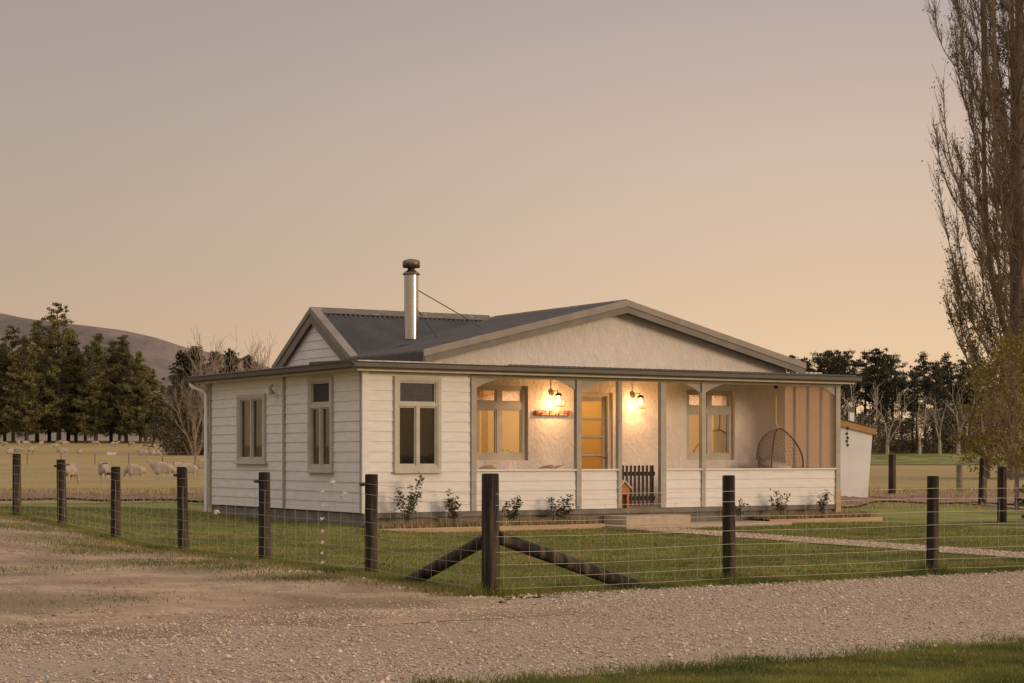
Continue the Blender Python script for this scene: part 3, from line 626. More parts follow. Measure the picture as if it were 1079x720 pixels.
for i in range(0, 48):
    mb.tube([shell(i, s) for s in np.linspace(0, 1, 9)], .0024, 4, cap=False)
for s in np.linspace(.08, .92, 11):
    mb.tube([shell(i, s) for i in range(0, 49)], .0024, 4, cap=False)
mb.build('woven_shell', 'wicker', ec)
mb = MB(); pr = [(.01, .0), (.28, .02), (.36, .07), (.33, .13), (.2, .16), (.01, .17)]; mb.lathe(pr, 20, c=(0, .12)); cu = mb.build('cushion', 'cushion', ec, loc=(.12, 0, .97), rot=(R(12), 0, 0), smooth=True)
mb = MB(); mb.tube([(0, -.06, 1.87), (0, .0, 2.0), (0, .0, 2.74)], [.012, .015, .015], 8); mb.build('rope', 'rope', ec)
mb = MB(); mb.lathe([(.03, 2.73), (.045, 2.76), (.045, 2.86)], 12); mb.build('ceiling_hook', 'black', ec)
# plant behind the lit window
pp = hang('potted_plant', 4.22, VB+.42, 1.06, 'small leafy pot plant seen through the lit left verandah window', 'plant')
mb = MB(); mb.lathe([(.05, 0), (.075, .14), (.08, .15), (.06, .15)], 14); mb.build('pot', 'concrete', pp)
mb = MB(); r_ = random.Random(5)
mb.box(-.5, .5, -.12, .12, -.04, -.0); 
for i in range(14):
    a = r_.uniform(0, 6.3); L_ = r_.uniform(.1, .2); t_ = Vector((math.cos(a)*L_, math.sin(a)*L_*.4, .17+r_.uniform(.05, .24))); mb.tube([(0, 0, .14), t_*.6+Vector((0, 0, .08)), t_], .004, 4)
    for k in range(3):
        d = Vector((r_.uniform(-1, 1), r_.uniform(-1, 1), r_.uniform(-.4, 1))).normalized()*.05; n_ = d.orthogonal().normalized()*.022; mb.add([t_, t_+d*.5+n_, t_+d, t_+d*.5-n_], [(0, 1, 2, 3)])
mb.build('foliage', 'rose', pp)
# concrete steps and slab
x, y = HXY(0, 0)
st = MB(); st.box(5.25, 6.80, -.78, -.03, -.05, .13); o = st.build('concrete_step', 'concrete', None, loc=(CX0, CY0, 0), rot=(0, 0, HR), bevel=.012); tag(o, 'solid pale concrete block step below the picket gate', 'step')
st = MB(); st.prism([(4.85, -.12), (8.9, -.12), (8.9, -.04), (4.85, -.04)], -1.35, -.02); o = st.build('concrete_slab', 'concrete', None, loc=(CX0, CY0, 0), rot=(0, 0, HR), bevel=.01); tag(o, 'low flat concrete pad under the block step', 'slab')
# garden beds and edging
for (a, b, lb, lb2) in ((-.10, 4.84, 'long raw timber edging board of the left garden bed', 'left'), (8.92, 12.0, 'raw timber edging board of the right garden bed', 'right')):
    e = MB(); e.box(a, b, -.66, -.60, -.20, -.005); o = e.build('edging_board', 'timber', None, loc=(CX0, CY0, 0), rot=(0, 0, HR), bevel=.006); tag(o, lb, 'edging', 'timber garden edging boards')
    n1, n2 = 60, 8; us = np.linspace(a+.0, b-.0, n1); vs_ = np.linspace(-.60, .0, n2); Ug, Vg = np.meshgrid(us, vs_)
    Z = -.02+.06*(Vg+.6)/.6+.012*np.sin(Ug*9)*np.cos(Vg*11+Ug*3); i = (np.arange(n2-1)[:, None]*n1+np.arange(n1-1)[None]).ravel()
    X, Y = HXY(Ug, Vg); o = npmesh('garden_bed', np.stack([X.ravel(), Y.ravel(), Z.ravel()], 1), np.stack([i, i+1, i+n1+1, i+n1], 1), 'mulch', nside=4); struct(o)
# roses
def leafy(mbs, mbl, base, h, nst, r_, spread=.22, leaf=.030, nl=9):
    for k in range(nst):
        a = r_.uniform(0, 6.28); top = base+Vector((math.cos(a)*spread*r_.uniform(.3, 1), math.sin(a)*spread*r_.uniform(.3, 1), h*r_.uniform(.55, 1)))
        mid = base.lerp(top, .5)+Vector((r_.uniform(-.03, .03), r_.uniform(-.03, .03), .04)); mbs.tube([base, mid, top], [.006, .004, .002], 4)
        for q in range(nl):
            t = r_.uniform(.25, 1); p = base.lerp(mid, t*2) if t < .5 else mid.lerp(top, t*2-1)
            p = p+Vector([r_.gauss(0, .035) for _ in range(3)])
            for z in range(r_.randint(2, 4)):
                d = Vector((r_.uniform(-1, 1), r_.uniform(-1, 1), r_.uniform(-.6, .6))).normalized()*leaf*r_.uniform(.8, 1.5); n_ = d.cross(Vector((r_.uniform(-1, 1), r_.uniform(-1, 1), 1))).normalized()*leaf*.42
                mbl.add([p, p+d*.5+n_, p+d, p+d*.5-n_], [(0, 1, 2, 3)])
rl = [(428, .98, 10, 'tallest leafy rose bush at the left end of the garden bed'), (480, .74, 6, 'slim rose bush second from the left in the garden bed'), (540, .52, 6, 'low dense rose bush just right of the fence corner post'),
      (590, .66, 7, 'open rose bush below the second verandah post'), (781, .40, 3, 'thin young rose right of the concrete step'), (824, .62, 5, 'young rose bush in front of the long half wall'), (866, .62, 5, 'rose bush with bare red tips at the right end of the half wall')]
for i, (px, h, n_, lb) in enumerate(rl):
    v_ = -.33; m_ = (px-539.5)/FPX; bx, by = CX0-SA*v_, CY0+CA*v_; u = (m_*by-bx)/(CA-m_*SA)
    e = hang('rose_bush', u, v_, 0, lb, 'rose bush', 'rose bushes along the verandah'); r_ = random.Random(i+20); a, b = MB(), MB()
    leafy(a, b, Vector((0, 0, .0)), h, n_, r_, spread=.16+.02*n_, nl=22, leaf=.044); a.build('stems', 'stem', e); b.build('leaves', 'rose', e)
# low dry growth in the beds
def blades(name, P, h, wd, m_, lean=.6, seed=0):
    r = np.random.default_rng(seed); n = len(P); hh = h*r.uniform(.5, 1.3, n); an = r.uniform(0, 6.283, n); ww = wd*r.uniform(.6, 1.3, n)
    ln = hh*lean*r.uniform(0, 1, n); la = r.uniform(0, 6.283, n)
    V = np.empty((n, 3, 3)); V[:, 0] = P; V[:, 1] = P; V[:, 2] = P
    V[:, 0, 0] -= np.cos(an)*ww; V[:, 0, 1] -= np.sin(an)*ww; V[:, 1, 0] += np.cos(an)*ww; V[:, 1, 1] += np.sin(an)*ww
    V[:, 2, 0] += np.cos(la)*ln; V[:, 2, 1] += np.sin(la)*ln; V[:, 2, 2] += hh
    o = npmesh(name, V.reshape(-1, 3), np.arange(3*n).reshape(-1, 3), m_); return tag(o, kind='stuff')
def gpts(p, q, dz=0, frame=XY):
    x, y = frame(p, q); return np.stack([x, y, hgt(x, y)+dz], 1)
r = RNG
n = 5000; u = np.where(r.random(n) < .62, r.uniform(-.1, 4.8, n), r.uniform(8.9, 11.9, n)); v = -.58+.5*r.random(n); x, y = HXY(u, v)
o = blades('bed_growth', np.stack([x, y, np.full(n, -.01)], 1), .12, .012, 'dryblade', seed=2); tag(o, 'brown dry low growth covering the garden beds', 'ground cover')
# ------------------------------------------------------------------ the white shed
sh = empty('garden_shed', (8.62, 47.6, .16), .16, 'white lean-to shed wall with timber fascia beyond the right end of the house', 'shed')
mb = MB(); mb.prism([(0, -.3), (.78, -.3), (.94, 1.74), (0, 1.98)], 0, 2.6); mb.build('wall', 'shedw', sh)
mb = MB(); mb.prism([(-.10, 1.94), (1.02, 1.68), (1.02, 1.85), (-.10, 2.12)], -.06, -.002); mb.build('fascia', 'fascia_t', sh)
mb = MB(); mb.prism([(-.10, 2.122), (1.03, 1.852), (1.03, 1.88), (-.10, 2.15)], -.08, 2.7); mb.build('roof', 'roof', sh)
mb = MB(); mb.box(.42, .54, .3, .42, 1.95, 2.28); mb.build('vent_pipe', 'white_pl', sh)
wc = empty('wind_chime', (8.83, 47.5, 2.02), 0, 'dark dangling wind chime hanging from the shed fascia', 'wind chime')
mb = MB(); mb.tube([(0, 0, .06), (0, 0, -.5)], .006, 5); mb.build('cord', 'black', wc)
for i, z in enumerate((-.02, -.16, -.27, -.36, -.46)):
    mb = MB(); mb.lathe([(.01, z-.03), (.04 if i else .05, z), (.03, z+.04), (.01, z+.05)], 8, c=(.012*(-1)**i, 0)); mb.build('bell', 'black', wc)

# ------------------------------------------------------------------ fences
def fence_post(parent, x, y, h, r0, tilt=(0, 0), seed=0, name='fence_post', m_='post'):
    r_ = random.Random(seed); n = 14; z0 = H(x, y); rows = 9; vs = []
    ph = [r_.uniform(0, 6.28) for _ in range(6)]
    for i in range(rows):
        t = i/(rows-1); z = -.25+(h+.25)*t
        for j in range(n):
            a = 2*math.pi*j/n; rr = r0*(1.05-.08*t)*(1+.035*math.sin(3*a+ph[0])+.025*math.sin(5*a+ph[1])+.012*math.sin(7*t+ph[2]+a))
            vs.append((rr*math.cos(a)+tilt[0]*z, rr*math.sin(a)+tilt[1]*z, z))
    for j in range(n):
        a = 2*math.pi*j/n; vs.append((r0*.86*math.cos(a)+tilt[0]*h, r0*.86*math.sin(a)+tilt[1]*h, h+.012))
    top_ = vs[(rows-1)*n:]
    mb = MB(); mb.add(vs[:rows*n], [(i*n+j, i*n+(j+1) % n, (i+1)*n+(j+1) % n, (i+1)*n+j) for i in range(rows-1) for j in range(n)])
    mb.add(top_, [(j, (j+1) % n, n+(j+1) % n, n+j) for j in range(n)]+[tuple(range(n, 2*n))])
    o = mb.build(name, m_, parent, smooth=True); o.location = Vector((x, y, z0))-(parent.location if parent else Vector())
    for p in o.data.polygons:
        if abs(p.normal.z) > .6: p.use_smooth = False
    return o
ZW = [.10, .207, .33, .46, .607, .76, .915, 1.03]
def netting(parent, pts, name='netting', stay=.30, rw=.0023, seed=0, zw=ZW):
    """line wires and stays along a poly-line of (x,y)"""
    mb = MB(); r_ = random.Random(seed); P0 = parent.location
    seg = [(Vector((*a, 0)), Vector((*b, 0))) for a, b in zip(pts[:-1], pts[1:])]
    for a, b in seg:
        L_ = (b-a).length; n_ = max(1, int(L_/.75))
        for z in zw:
            q = []
            for i in range(n_+1):
                p = a.lerp(b, i/n_); zz = H(p.x, p.y)+z-.010*math.sin(math.pi*i/n_)+r_.uniform(-.004, .004); q.append(Vector((p.x, p.y, zz))-P0)
            mb.tube(q, rw*(1.15 if z > .9 else 1), 4, cap=False)
    tot = sum((b-a).length for a, b in seg); d = .1; 
    while d < tot:
        s = d
        for a, b in seg:
            L_ = (b-a).length
            if s <= L_: p = a.lerp(b, s/L_); break
            s -= L_
        hz = H(p.x, p.y); q = [Vector((p.x+r_.uniform(-.006, .006), p.y, hz+z))-P0 for z in zw[:-1]]; mb.tube(q, rw*.9, 4, cap=False); d += stay
    return mb.build(name, 'wire', parent)
ff = empty('wire_fence', (KX, KY, H(KX, KY)), 0, 'front netting fence from the strutted corner post along the gravel road', 'fence')
fpts = []
for i, (s, h, r0) in enumerate(((0, 1.22, .088), (3.0, 1.185, .070), (6.0, 1.16, .071), (9.05, 1.17, .07))):
    x, y = XY(s, 0); fence_post(ff, x, y, h, r0, tilt=(random.uniform(-.012, .012), 0), seed=i+1, name='corner_post' if i == 0 else 'fence_post'); fpts.append(XY(s, -r0-.005))
netting(ff, [(fpts[0])]+[XY(s, -.09) for s in (3, 6, 9.05)], seed=4)
def strut(parent, pa, pb, za, zb, r0):
    x0, y0 = XY(*pa); x1, y1 = XY(*pb); a = Vector((x0, y0, H(x0, y0)+za))-parent.location; b = Vector((x1, y1, H(x1, y1)+zb))-parent.location
    pts = [a.lerp(b, t) for t in np.linspace(0, 1, 9)]; mb = MB(); mb.tube(pts, [r0*(.92+.10*i/8+.02*math.sin(i*2)) for i in range(9)], 14); return mb.build('strut', 'post', parent, smooth=True)
strut(ff, (.08, .0), (1.98, .0), .60, -.03, .070); strut(ff, (0, .08), (0, 1.80), .58, -.03, .068)
sf = empty('wire_fence', (*XY(0, .3), H(*XY(0, .3))), 0, 'side netting fence running from the corner post back to the left', 'fence')
qs = [2.56, 5.43, 8.15, 10.86, 13.4, 15.9, 18.6, 21.3]
hs = [1.125, 1.12, 1.17, 1.10, 1.08, 1.10, 1.1, 1.1]
for i, (q_, h) in enumerate(zip(qs, hs)): x, y = XY(0, q_); fence_post(sf, x, y, h, .074, tilt=(random.uniform(-.02, .02), 0), seed=30+i)
netting(sf, [XY(-.08, s) for s in [.05]+qs], seed=5)
for i, (q_, h) in enumerate(zip(qs[:5], hs)):         # insulators near the post tops
    x, y = XY(-.085, q_); mb = MB(); mb.tube([(0, 0, 0), (-.05, -.02, 0)], [.022, .018], 8); o = mb.build('insulator', 'black', sf, loc=Vector((x, y, H(x, y)+h-.10))-sf.location)
# white tufts on the wires
def tuft(x, y, z, s, label, group='white tufts caught on the netting', seed=0):
    r_ = random.Random(seed); mb = MB()
    for k in range(7):
        d = Vector((r_.uniform(-1, 1), r_.uniform(-.6, .6), r_.uniform(-.7, .7))).normalized()*s*r_.uniform(.6, 1); n_ = d.orthogonal().normalized()
        mb.tube([(0, 0, 0), d*.6+n_*.01, d], [s*.32, s*.28, s*.05], 5)
    o = mb.build('wire_tuft', 'tuft', None, loc=(x, y, z)); tag(o, label, 'tuft', group)
x, y = XY(-.09, 3.61)
for i, z in enumerate(ZW[:7]): tuft(x, y, H(x, y)+z, .034, 'white tuft in the vertical row on the side netting, in front of the house wall', seed=i)
x, y = XY(-.09, 3.35); tuft(x, y, H(x, y)+1.03, .05, 'dark-edged white tuft on the top wire above the row', seed=11)
x, y = XY(-.09, 3.05); tuft(x, y, H(x, y)+.90, .055, 'largest white tuft near the left strutted post beside the corner of the house', seed=12)
x, y = XY(-.09, 6.75); tuft(x, y, H(x, y)+.60, .05, 'white tuft below the left end window of the side wall', seed=13)
# back fence on the right, its posts, gate
bf = empty('wire_fence', (11.8, 45.5, H(11.8, 45.5)), 0, 'dark posts of the back fence on the right lawn', 'fence')
bp = [(col_at(940, 51), 51, 1.17, 0), (col_at(1035, 45.5), 45.5, 1.17, .03), (col_at(1056, 37.7), 37.7, 1.17, 0)]
for i, (x, y, h, t_) in enumerate(bp): fence_post(bf, x, y, h, .105 if i < 2 else .095, tilt=(t_, 0), seed=50+i)
netting(bf, [(col_at(700, 58), 58), bp[0][:2], bp[1][:2], bp[2][:2]], stay=.6, seed=8, zw=[.25, .5, .75, 1.0], rw=.003)
x, y = col_at(1011, 58), 58; o = fence_post(None, x, y, .85, .10, seed=77, name='grey_post', m_='gate_rail'); tag(o, 'short pale grey post standing in the dry paddock grass', 'post')
# farm gate at the right edge
fg = empty('farm_gate', (10.38, 37.6, H(10.4, 37.6)), R(-20), 'weathered grey rail gate with cross brace at the right edge', 'gate')
for z in (.35, .65, .95):
    mb = MB(); mb.box(.08, 2.6, -.02, .02, z, z+.09); mb.build('rail', 'gate_rail', fg)
for x_ in (.10, 2.5):
    mb = MB(); mb.box(x_, x_+.09, -.045, -.021, .25, 1.08); mb.build('stile', 'gate_rail', fg)
mb = MB(); mb.tube([(.1, -.07, .55), (1.0, -.07, .15)], .035, 8); mb.build('brace', 'post', fg); mb = MB(); mb.tube([(.25, -.12, .12), (1.0, -.12, .62)], .035, 8); mb.build('brace', 'post', fg)
mb = MB(); mb.box(.25, .39, -.055, -.046, .62, .80); mb.build('tag', 'leaf', fg)
# faint far paddock fence on the left
lf = empty('wire_fence', (-45, 150, H(-45, 150)), 0, 'thin far paddock fence in front of the left pine belt', 'fence')
for i in range(24):
    x = -78+i*3.2; y = 172+.02*x; o = fence_post(lf, x, y, 1.1, .045, seed=90+i, m_='gate_rail')
mbw = MB()
for z in (.5, .85, 1.15): mbw.tube([Vector((x, 172+.02*x, H(x, 172)+z))-lf.location for x in np.arange(-78, -4, 3.2)], 0.005, 4)
mbw.build('line_wires', 'wire', lf)

# ------------------------------------------------------------------ sheep
def skinned(name, verts, edges, rad, m_, sub=1):
    me = bpy.data.meshes.new(name); me.from_pydata(verts, edges, []); o = bpy.data.objects.new(name, me); C.objects.link(o)
    o.modifiers.new('s', 'SKIN'); sub_ = o.modifiers.new('ss', 'SUBSURF'); sub_.levels = sub; sub_.render_levels = sub
    for i, v in enumerate(me.skin_vertices[0].data): v.radius = (rad[i], rad[i]) if not isinstance(rad[i], tuple) else rad[i]; v.use_root = (i == 0)
    dg = bpy.context.evaluated_depsgraph_get(); nm = bpy.data.meshes.new_from_object(o.evaluated_get(dg)); bpy.data.objects.remove(o)
    nm.materials.clear(); nm.materials.append(M[m_]); nm.polygons.foreach_set('use_smooth', [True]*len(nm.polygons)); nm.name = name; return nm
def sheep_mesh(graze):
    V = [(0, 0, .52), (.30, 0, .54), (.52, 0, .56), (-.30, 0, .53), (-.50, 0, .50)]; E_ = [(0, 1), (1, 2), (0, 3), (3, 4)]; Rd = [.255, .25, .18, .265, .195]
    nk = [(.66, 0, .44), (.78, 0, .24), (.86, 0, .10), (.90, 0, .04)] if graze else [(.66, 0, .68), (.74, 0, .82), (.88, 0, .82), (.98, 0, .77)]
    b = len(V); V += nk; E_ += [(2, b), (b, b+1), (b+1, b+2), (b+2, b+3)]; Rd += [.115, .085, .07, .04]
    for s in (-1, 1):
        e0 = len(V); V += [(nk[1][0]-.02, s*.07, nk[1][2]+(.04)), (nk[1][0]-.05, s*.14, nk[1][2]+.03)]; E_ += [(b+1, e0), (e0, e0+1)]; Rd += [.022, .012]
        for x, k in ((.34, 1), (-.36, 3)):
            e0 = len(V); V += [(x, s*.11, .34), (x+(.0 if k == 1 else -.05), s*.12, .19), (x+.01, s*.12, .03)]; E_ += [(k, e0), (e0, e0+1), (e0+1, e0+2)]; Rd += [.08, .034, .03]
    t = len(V); V += [(-.60, 0, .46), (-.63, 0, .34)]; E_ += [(4, t), (t, t+1)]; Rd += [.045, .03]
    me = skinned('sheep', V, E_, Rd, 'wool', 2); me.materials.append(M['face'])
    for p in me.polygons:
        c = p.center
        if c.z < .27 and abs(c.x) < .6 or c.x > nk[1][0]-.03: p.material_index = 1
    return me
SG, SS = sheep_mesh(True), sheep_mesh(False)
#  px, py(base), yaw deg (0 = facing right), pose, label
flock = [(74, 509, 75, 0, 'grazing sheep seen end-on behind the second fence post from the left'), (110, 507.5, 110, 0, 'sheep half hidden behind the third fence post from the left'),
 (143, 507, 180, 0, 'large grazing sheep facing left between the third and fourth posts'), (172, 506, 178, 1, 'sheep with raised head just left of the fourth fence post'),
 (187, 505, 200, 0, 'sheep directly behind the fourth fence post'), (199, 504.5, 185, 0, 'large sheep right of the fourth fence post'), (214, 500, 190, 0, 'sheep partly hidden by the white downpipe'),
 (151, 483, 175, 1, 'sheep in the middle of the paddock with head up facing left'), (163, 483, 20, 0, 'sheep close behind the raised-head sheep, facing right'),
 (10, 482, 80, 1, 'sheep standing at the left edge of the paddock'), (20, 479, 170, 0, 'second sheep from the left edge, grazing'), (33, 479, 60, 1, 'third sheep from the left edge seen end-on'),
 (66, 481, 190, 0, 'sheep grazing above the gap between the second and third posts'), (84, 481, 85, 0, 'lone sheep end-on right of the gap'),
 (170, 474, 10, 0, 'far sheep left of a pair in front of the trees'), (180, 475, 0, 0, 'far sheep right of a pair in front of the trees')]
for i, (px, py, yaw, pose, lb) in enumerate(flock):
    x, y = ray_ground(px, py); o = bpy.data.objects.new('sheep', SS if pose else SG); C.objects.link(o); o.location = (x, y, H(x, y)-.01); o.rotation_euler = (0, 0, R(yaw))
    k = 1.0+.08*math.sin(i*2.3); o.scale = (k*.96, k*1.1, k*1.28); tag(o, lb, 'sheep', 'sheep grazing in the paddock')
for i, (px, py) in enumerate(((5, 471), (19, 470), (27, 470), (43, 470.5), (59, 473), (62, 470), (69, 470), (139, 471), (100, 470), (120, 471), (207, 478), (195, 472))):
    x, y = ray_ground(px, py); o = bpy.data.objects.new('sheep', SG if i % 3 else SS); C.objects.link(o); o.location = (x, y, H(x, y)-.01); o.rotation_euler = (0, 0, random.uniform(0, 6.28)); tag(o, 'tiny distant sheep near the foot of the left pine belt', 'sheep', 'distant sheep by the trees')
x, y = ray_ground(118, 479.5); mb = MB(); mb.box(-.55, .55, -.3, .3, 0, .34); mb.box(-.45, .45, -.2, .2, .34, .36); o = mb.build('water_trough', 'white_pl', None, loc=(x, y, H(x, y)-.02), bevel=.05); tag(o, 'small white water trough alone in the middle of the paddock', 'trough')

# ------------------------------------------------------------------ trees
def tri_leaves(cent, rad, n, size, r, flat=.8, up=0):
    """n leaf triangles scattered about each centre (k,3) with radius array"""
    k = len(cent); d = r.normal(size=(k, n, 3)); d /= np.linalg.norm(d, axis=2, keepdims=True)+1e-9
    d *= (r.random((k, n, 1))**.45)*rad[:, None, None]; d[..., 2] *= flat; p = cent[:, None]+d; p = p.reshape(-1, 3); m_ = len(p)
    a = r.normal(size=(m_, 3)); a[:, 2] += up; a /= np.linalg.norm(a, axis=1, keepdims=True); b = np.cross(a, r.normal(size=(m_, 3))); b /= np.linalg.norm(b, axis=1, keepdims=True)+1e-9
    s = size*r.uniform(.6, 1.4, (m_, 1)); V = np.stack([p-b*s*.35, p+b*s*.35, p+a*s], 1); return V.reshape(-1, 3), np.arange(3*m_).reshape(-1, 3)
def make_pine(h, wid, cb, seed, open_=.0, leafm='pine', size=.28, name='pine_tree', dens=1.0, lumpy=.0):
    """h height, wid crown radius, cb crown base fraction"""
    r = np.random.default_rng(seed); r_ = random.Random(seed); e = empty(name, (0, 0, 0)); tr = MB()
    lean = (r_.uniform(-.03, .03)*h, r_.uniform(-.02, .02)*h); tp = [(lean[0]*t*t, lean[1]*t*t, h*t*.97-.3) for t in np.linspace(0, 1, 8)]
    tr.tube(tp, [h*.017*(1-.9*t)+.03 for t in np.linspace(0, 1, 8)], 8); cents = []; rads = []
    nl = int(h*2.2*dens); side = r_.uniform(0, 6.28)
    for i in range(nl):
        t = cb+(1-cb)*(i+.5)/nl; z = h*t; k = (t-cb)/(1-cb)
        prof = wid*((1-k)**.75*.95+.10)*(.55+.45*min(1, k/.18)) if not lumpy else wid*(math.sin(math.pi*min(1, k*.85+.15))**.6*.9+.08)
        for j in range(r_.randint(2, 4)):
            if r_.random() < open_: continue
            a = r_.uniform(0, 6.283); L_ = prof*r_.uniform(.45, 1.15)*(1+.22*math.cos(a-side)); dz_ = L_*r_.uniform(-.05, .38)
            b0 = Vector((lean[0]*t*t, lean[1]*t*t, z)); b1 = b0+Vector((math.cos(a)*L_, math.sin(a)*L_, dz_)); bm = b0.lerp(b1, .5)-Vector((0, 0, .06*L_))
            tr.tube([b0, bm, b1], [.05+.012*L_, .04, .012], 4, cap=False)
            for s in np.arange(.30 if not open_ else .5, 1.05, max(.16, .55/max(L_, .6))):
                p = b0.lerp(bm, s*2) if s < .5 else bm.lerp(b1, s*2-1); cents.append(p+Vector([r_.gauss(0, .16) for _ in range(3)])+Vector((0, 0, .1))); rads.append(r_.uniform(.45, .85)*(1.0-.35*k))
    cents.append(Vector((*[lean[0], lean[1]], h))); rads.append(.4)
    tr.build('trunk', 'bark', e); V, F = tri_leaves(np.array(cents), np.array(rads), int(32), size, r, flat=.6, up=.6); npmesh('crown', V, F, leafm, e); return e
# left belt
L1 = [make_pine(20, 4.6, .07, 1, dens=1.3), make_pine(18, 5.0, .06, 2, dens=1.3), make_pine(22, 4.0, .10, 3, open_=.15, lumpy=1, dens=1.3), make_pine(16, 5.0, .07, 4, dens=1.35)]
HS = [20, 18, 22, 16]
left = [(-8, 340, 0, 300), (14, 342, 2, 302), (28, 352, 1, 296), (39, 337, 0, 306), (62, 318, 2, 300), (80, 352, 1, 303), (101, 350, 0, 297), (117, 357, 3, 304), (133, 352, 1, 300), (148, 369, 3, 296), (162, 388, 3, 302), (172, 405, 1, 298), (52, 350, 3, 310), (90, 362, 3, 312), (126, 366, 0, 312), (5, 360, 1, 310), (153, 385, 0, 311), (72, 345, 0, 309), (-25, 350, 1, 303)]
lab_l = {(62, 318): 'tallest pine of the left belt, with a lumpy open top', (14, 342): 'open topped pine near the left edge of the photo', (133, 352): 'conical pine at the right shoulder of the left belt', (162, 388): 'short pine at the right end of the left belt', (172, 405): 'lowest pine sloping off the right end of the left belt', (39, 337): 'pointed pine just left of the tallest one', (101, 350): 'pine with pointed tip midway along the left belt'}
used = set()
def TOPZ(p): return max(v.co.z for ch in bpy.data.objects if ch.parent == p for v in ch.data.vertices)
def place(proto_list, hs, k, px, top, y, label, group, cat='tree', wscale=1.0):
    p = proto_list[k]; o = p if id(p) not in used else copy_tree(p); used.add(id(p))
    x = col_at(px, y); z = H(x, y); hh = HC+(480-top)/FPX*y-z; s = hh/TOPZ(p); o.location = (x, y, z); o.scale = (s*wscale, s*wscale, s); o.rotation_euler = (0, 0, random.uniform(0, 6.28)); tag(o, label, cat, group); return o
for px, top, k, y in left: place(L1, HS, k, px, top, y, lab_l.get((px, top), 'one of the dark conical pines packed in the left belt'), 'pines in the left belt')
# conifers behind the bare trees left of the house
L2 = [make_pine(13, 2.6, .03, 8, leafm='pine_d', dens=1.5), make_pine(12, 2.2, .02, 9, leafm='pine_d', dens=1.6)]
for i, (px, top, k, y, lb) in enumerate(((190, 368, 0, 235, 'pointed dark conifer at the left of the bare trees'), (206, 362, 1, 238, 'taller dark conifer behind the bare trees, right of the pointed one'), (224, 369, 0, 240, 'dark conifer behind the bare trees above the house gutter'), (243, 366, 1, 236, 'dark conifer in the middle behind the bare trees'), (262, 373, 0, 238, 'dark conifer low behind the right bare tree'))):
    place(L2, [13, 12], k, px, top, y, lb, 'dark conifers behind the bare trees', wscale=1.5)
# right belt: tall, open lower trunks
R1 = [make_pine(14, 3.0, .38, 21, open_=.42, leafm='pine_d', lumpy=1, size=.24, dens=1.2), make_pine(14, 3.2, .25, 22, open_=.38, leafm='pine_d', size=.24, dens=1.2), make_pine(14, 3.3, .50, 23, open_=.40, leafm='pine_d', lumpy=1, size=.24, dens=1.2)]
right = [(833, 373, 0, 245), (847, 375, 2, 238), (862, 369, 2, 240), (876, 368, 0, 244), (893, 367, 2, 238), (911, 368, 2, 242), (926, 366, 0, 240), (941, 371, 2, 244), (961, 392, 1, 238), (975, 369, 1, 242), (988, 388, 1, 236), (1001, 370, 1, 241), (1016, 378, 0, 245), (1030, 384, 1, 239), (1046, 380, 0, 243), (1064, 376, 2, 240), (1082, 372, 0, 244), (902, 385, 1, 250), (950, 398, 1, 250), (1010, 392, 1, 252), (855, 378, 1, 252), (884, 376, 0, 253), (919, 374, 1, 254), (934, 382, 0, 252), (966, 384, 0, 254), (984, 379, 2, 255), (995, 384, 0, 254), (1022, 390, 2, 253)]
lab_r = {(975, 369): 'tiered pine with ragged side branches right of the gap in the right belt', (926, 366): 'tallest rounded pine left of the gap in the right belt', (833, 373): 'leftmost rounded pine of the right belt above the gable end', (1001, 370): 'open tiered pine next to the poplar leaves', (961, 392): 'short thin pine in the gap of the right belt'}
for px, top, k, y in right: place(R1, [14, 14, 14], k, px, top, y, lab_r.get((px, top), 'one of the dark tall-trunked pines standing in the right belt'), 'pines in the right belt')
# understory bushes
def make_bush(h, wd, seed, leafm='bush', n=46, per=40, size=.22, name='shrub'):
    r = np.random.default_rng(seed); r_ = random.Random(seed); e = empty(name, (0, 0, 0)); c = []; tr = MB()
    for i in range(n):
        a = r_.uniform(0, 6.28); k = r_.random()**.5; z = h*(.10+.85*r_.random()); rr = wd*k*math.sqrt(max(.05, 1-(z/h)**2.5)); p = Vector((rr*math.cos(a), rr*math.sin(a), z)); c.append(p)
        if i % 2 == 0: tr.tube([(p.x*.15, p.y*.15, -.1), p*.55+Vector((0, 0, .1*h)), p+Vector((0, 0, .12*h))], [.05, .03, .01], 4, cap=False)
    tr.build('stems', 'pale_bark' if leafm == 'bush' else 'bark', e); V, F = tri_leaves(np.array(c), np.full(len(c), h*.20), per, size, r, up=.4); npmesh('foliage', V, F, leafm, e); return e
B1 = [make_bush(4.5, 3.2, 31), make_bush(5.0, 2.8, 32)]
for i, (px, y, hh, k) in enumerate([(825, 232, 5.0, 0), (848, 234, 6.0, 1), (872, 231, 5.6, 0), (893, 233, 5.4, 1), (915, 230, 5.0, 0), (930, 236, 5.2, 1), (948, 235, 3.6, 0), (962, 236, 4.2, 1), (981, 234, 5.4, 0), (1000, 236, 5.8, 1), (1020, 233, 5.6, 0), (1040, 235, 6, 1), (1060, 232, 6, 0), (1080, 234, 6.4, 1), (940, 245, 4.4, 1), (1008, 246, 7, 0)]):
    p = B1[k]; o = p if id(p) not in used else copy_tree(p); used.add(id(p)); x = col_at(px, y); s = hh/(4.5, 5.0)[k]; o.location = (x, y, H(x, y)); o.scale = (s*1.1, s, s); o.rotation_euler = (0, 0, i*1.3); tag(o, 'dark twiggy shrub in the undergrowth below the right pines', 'shrub', 'undergrowth shrubs below the right pines')
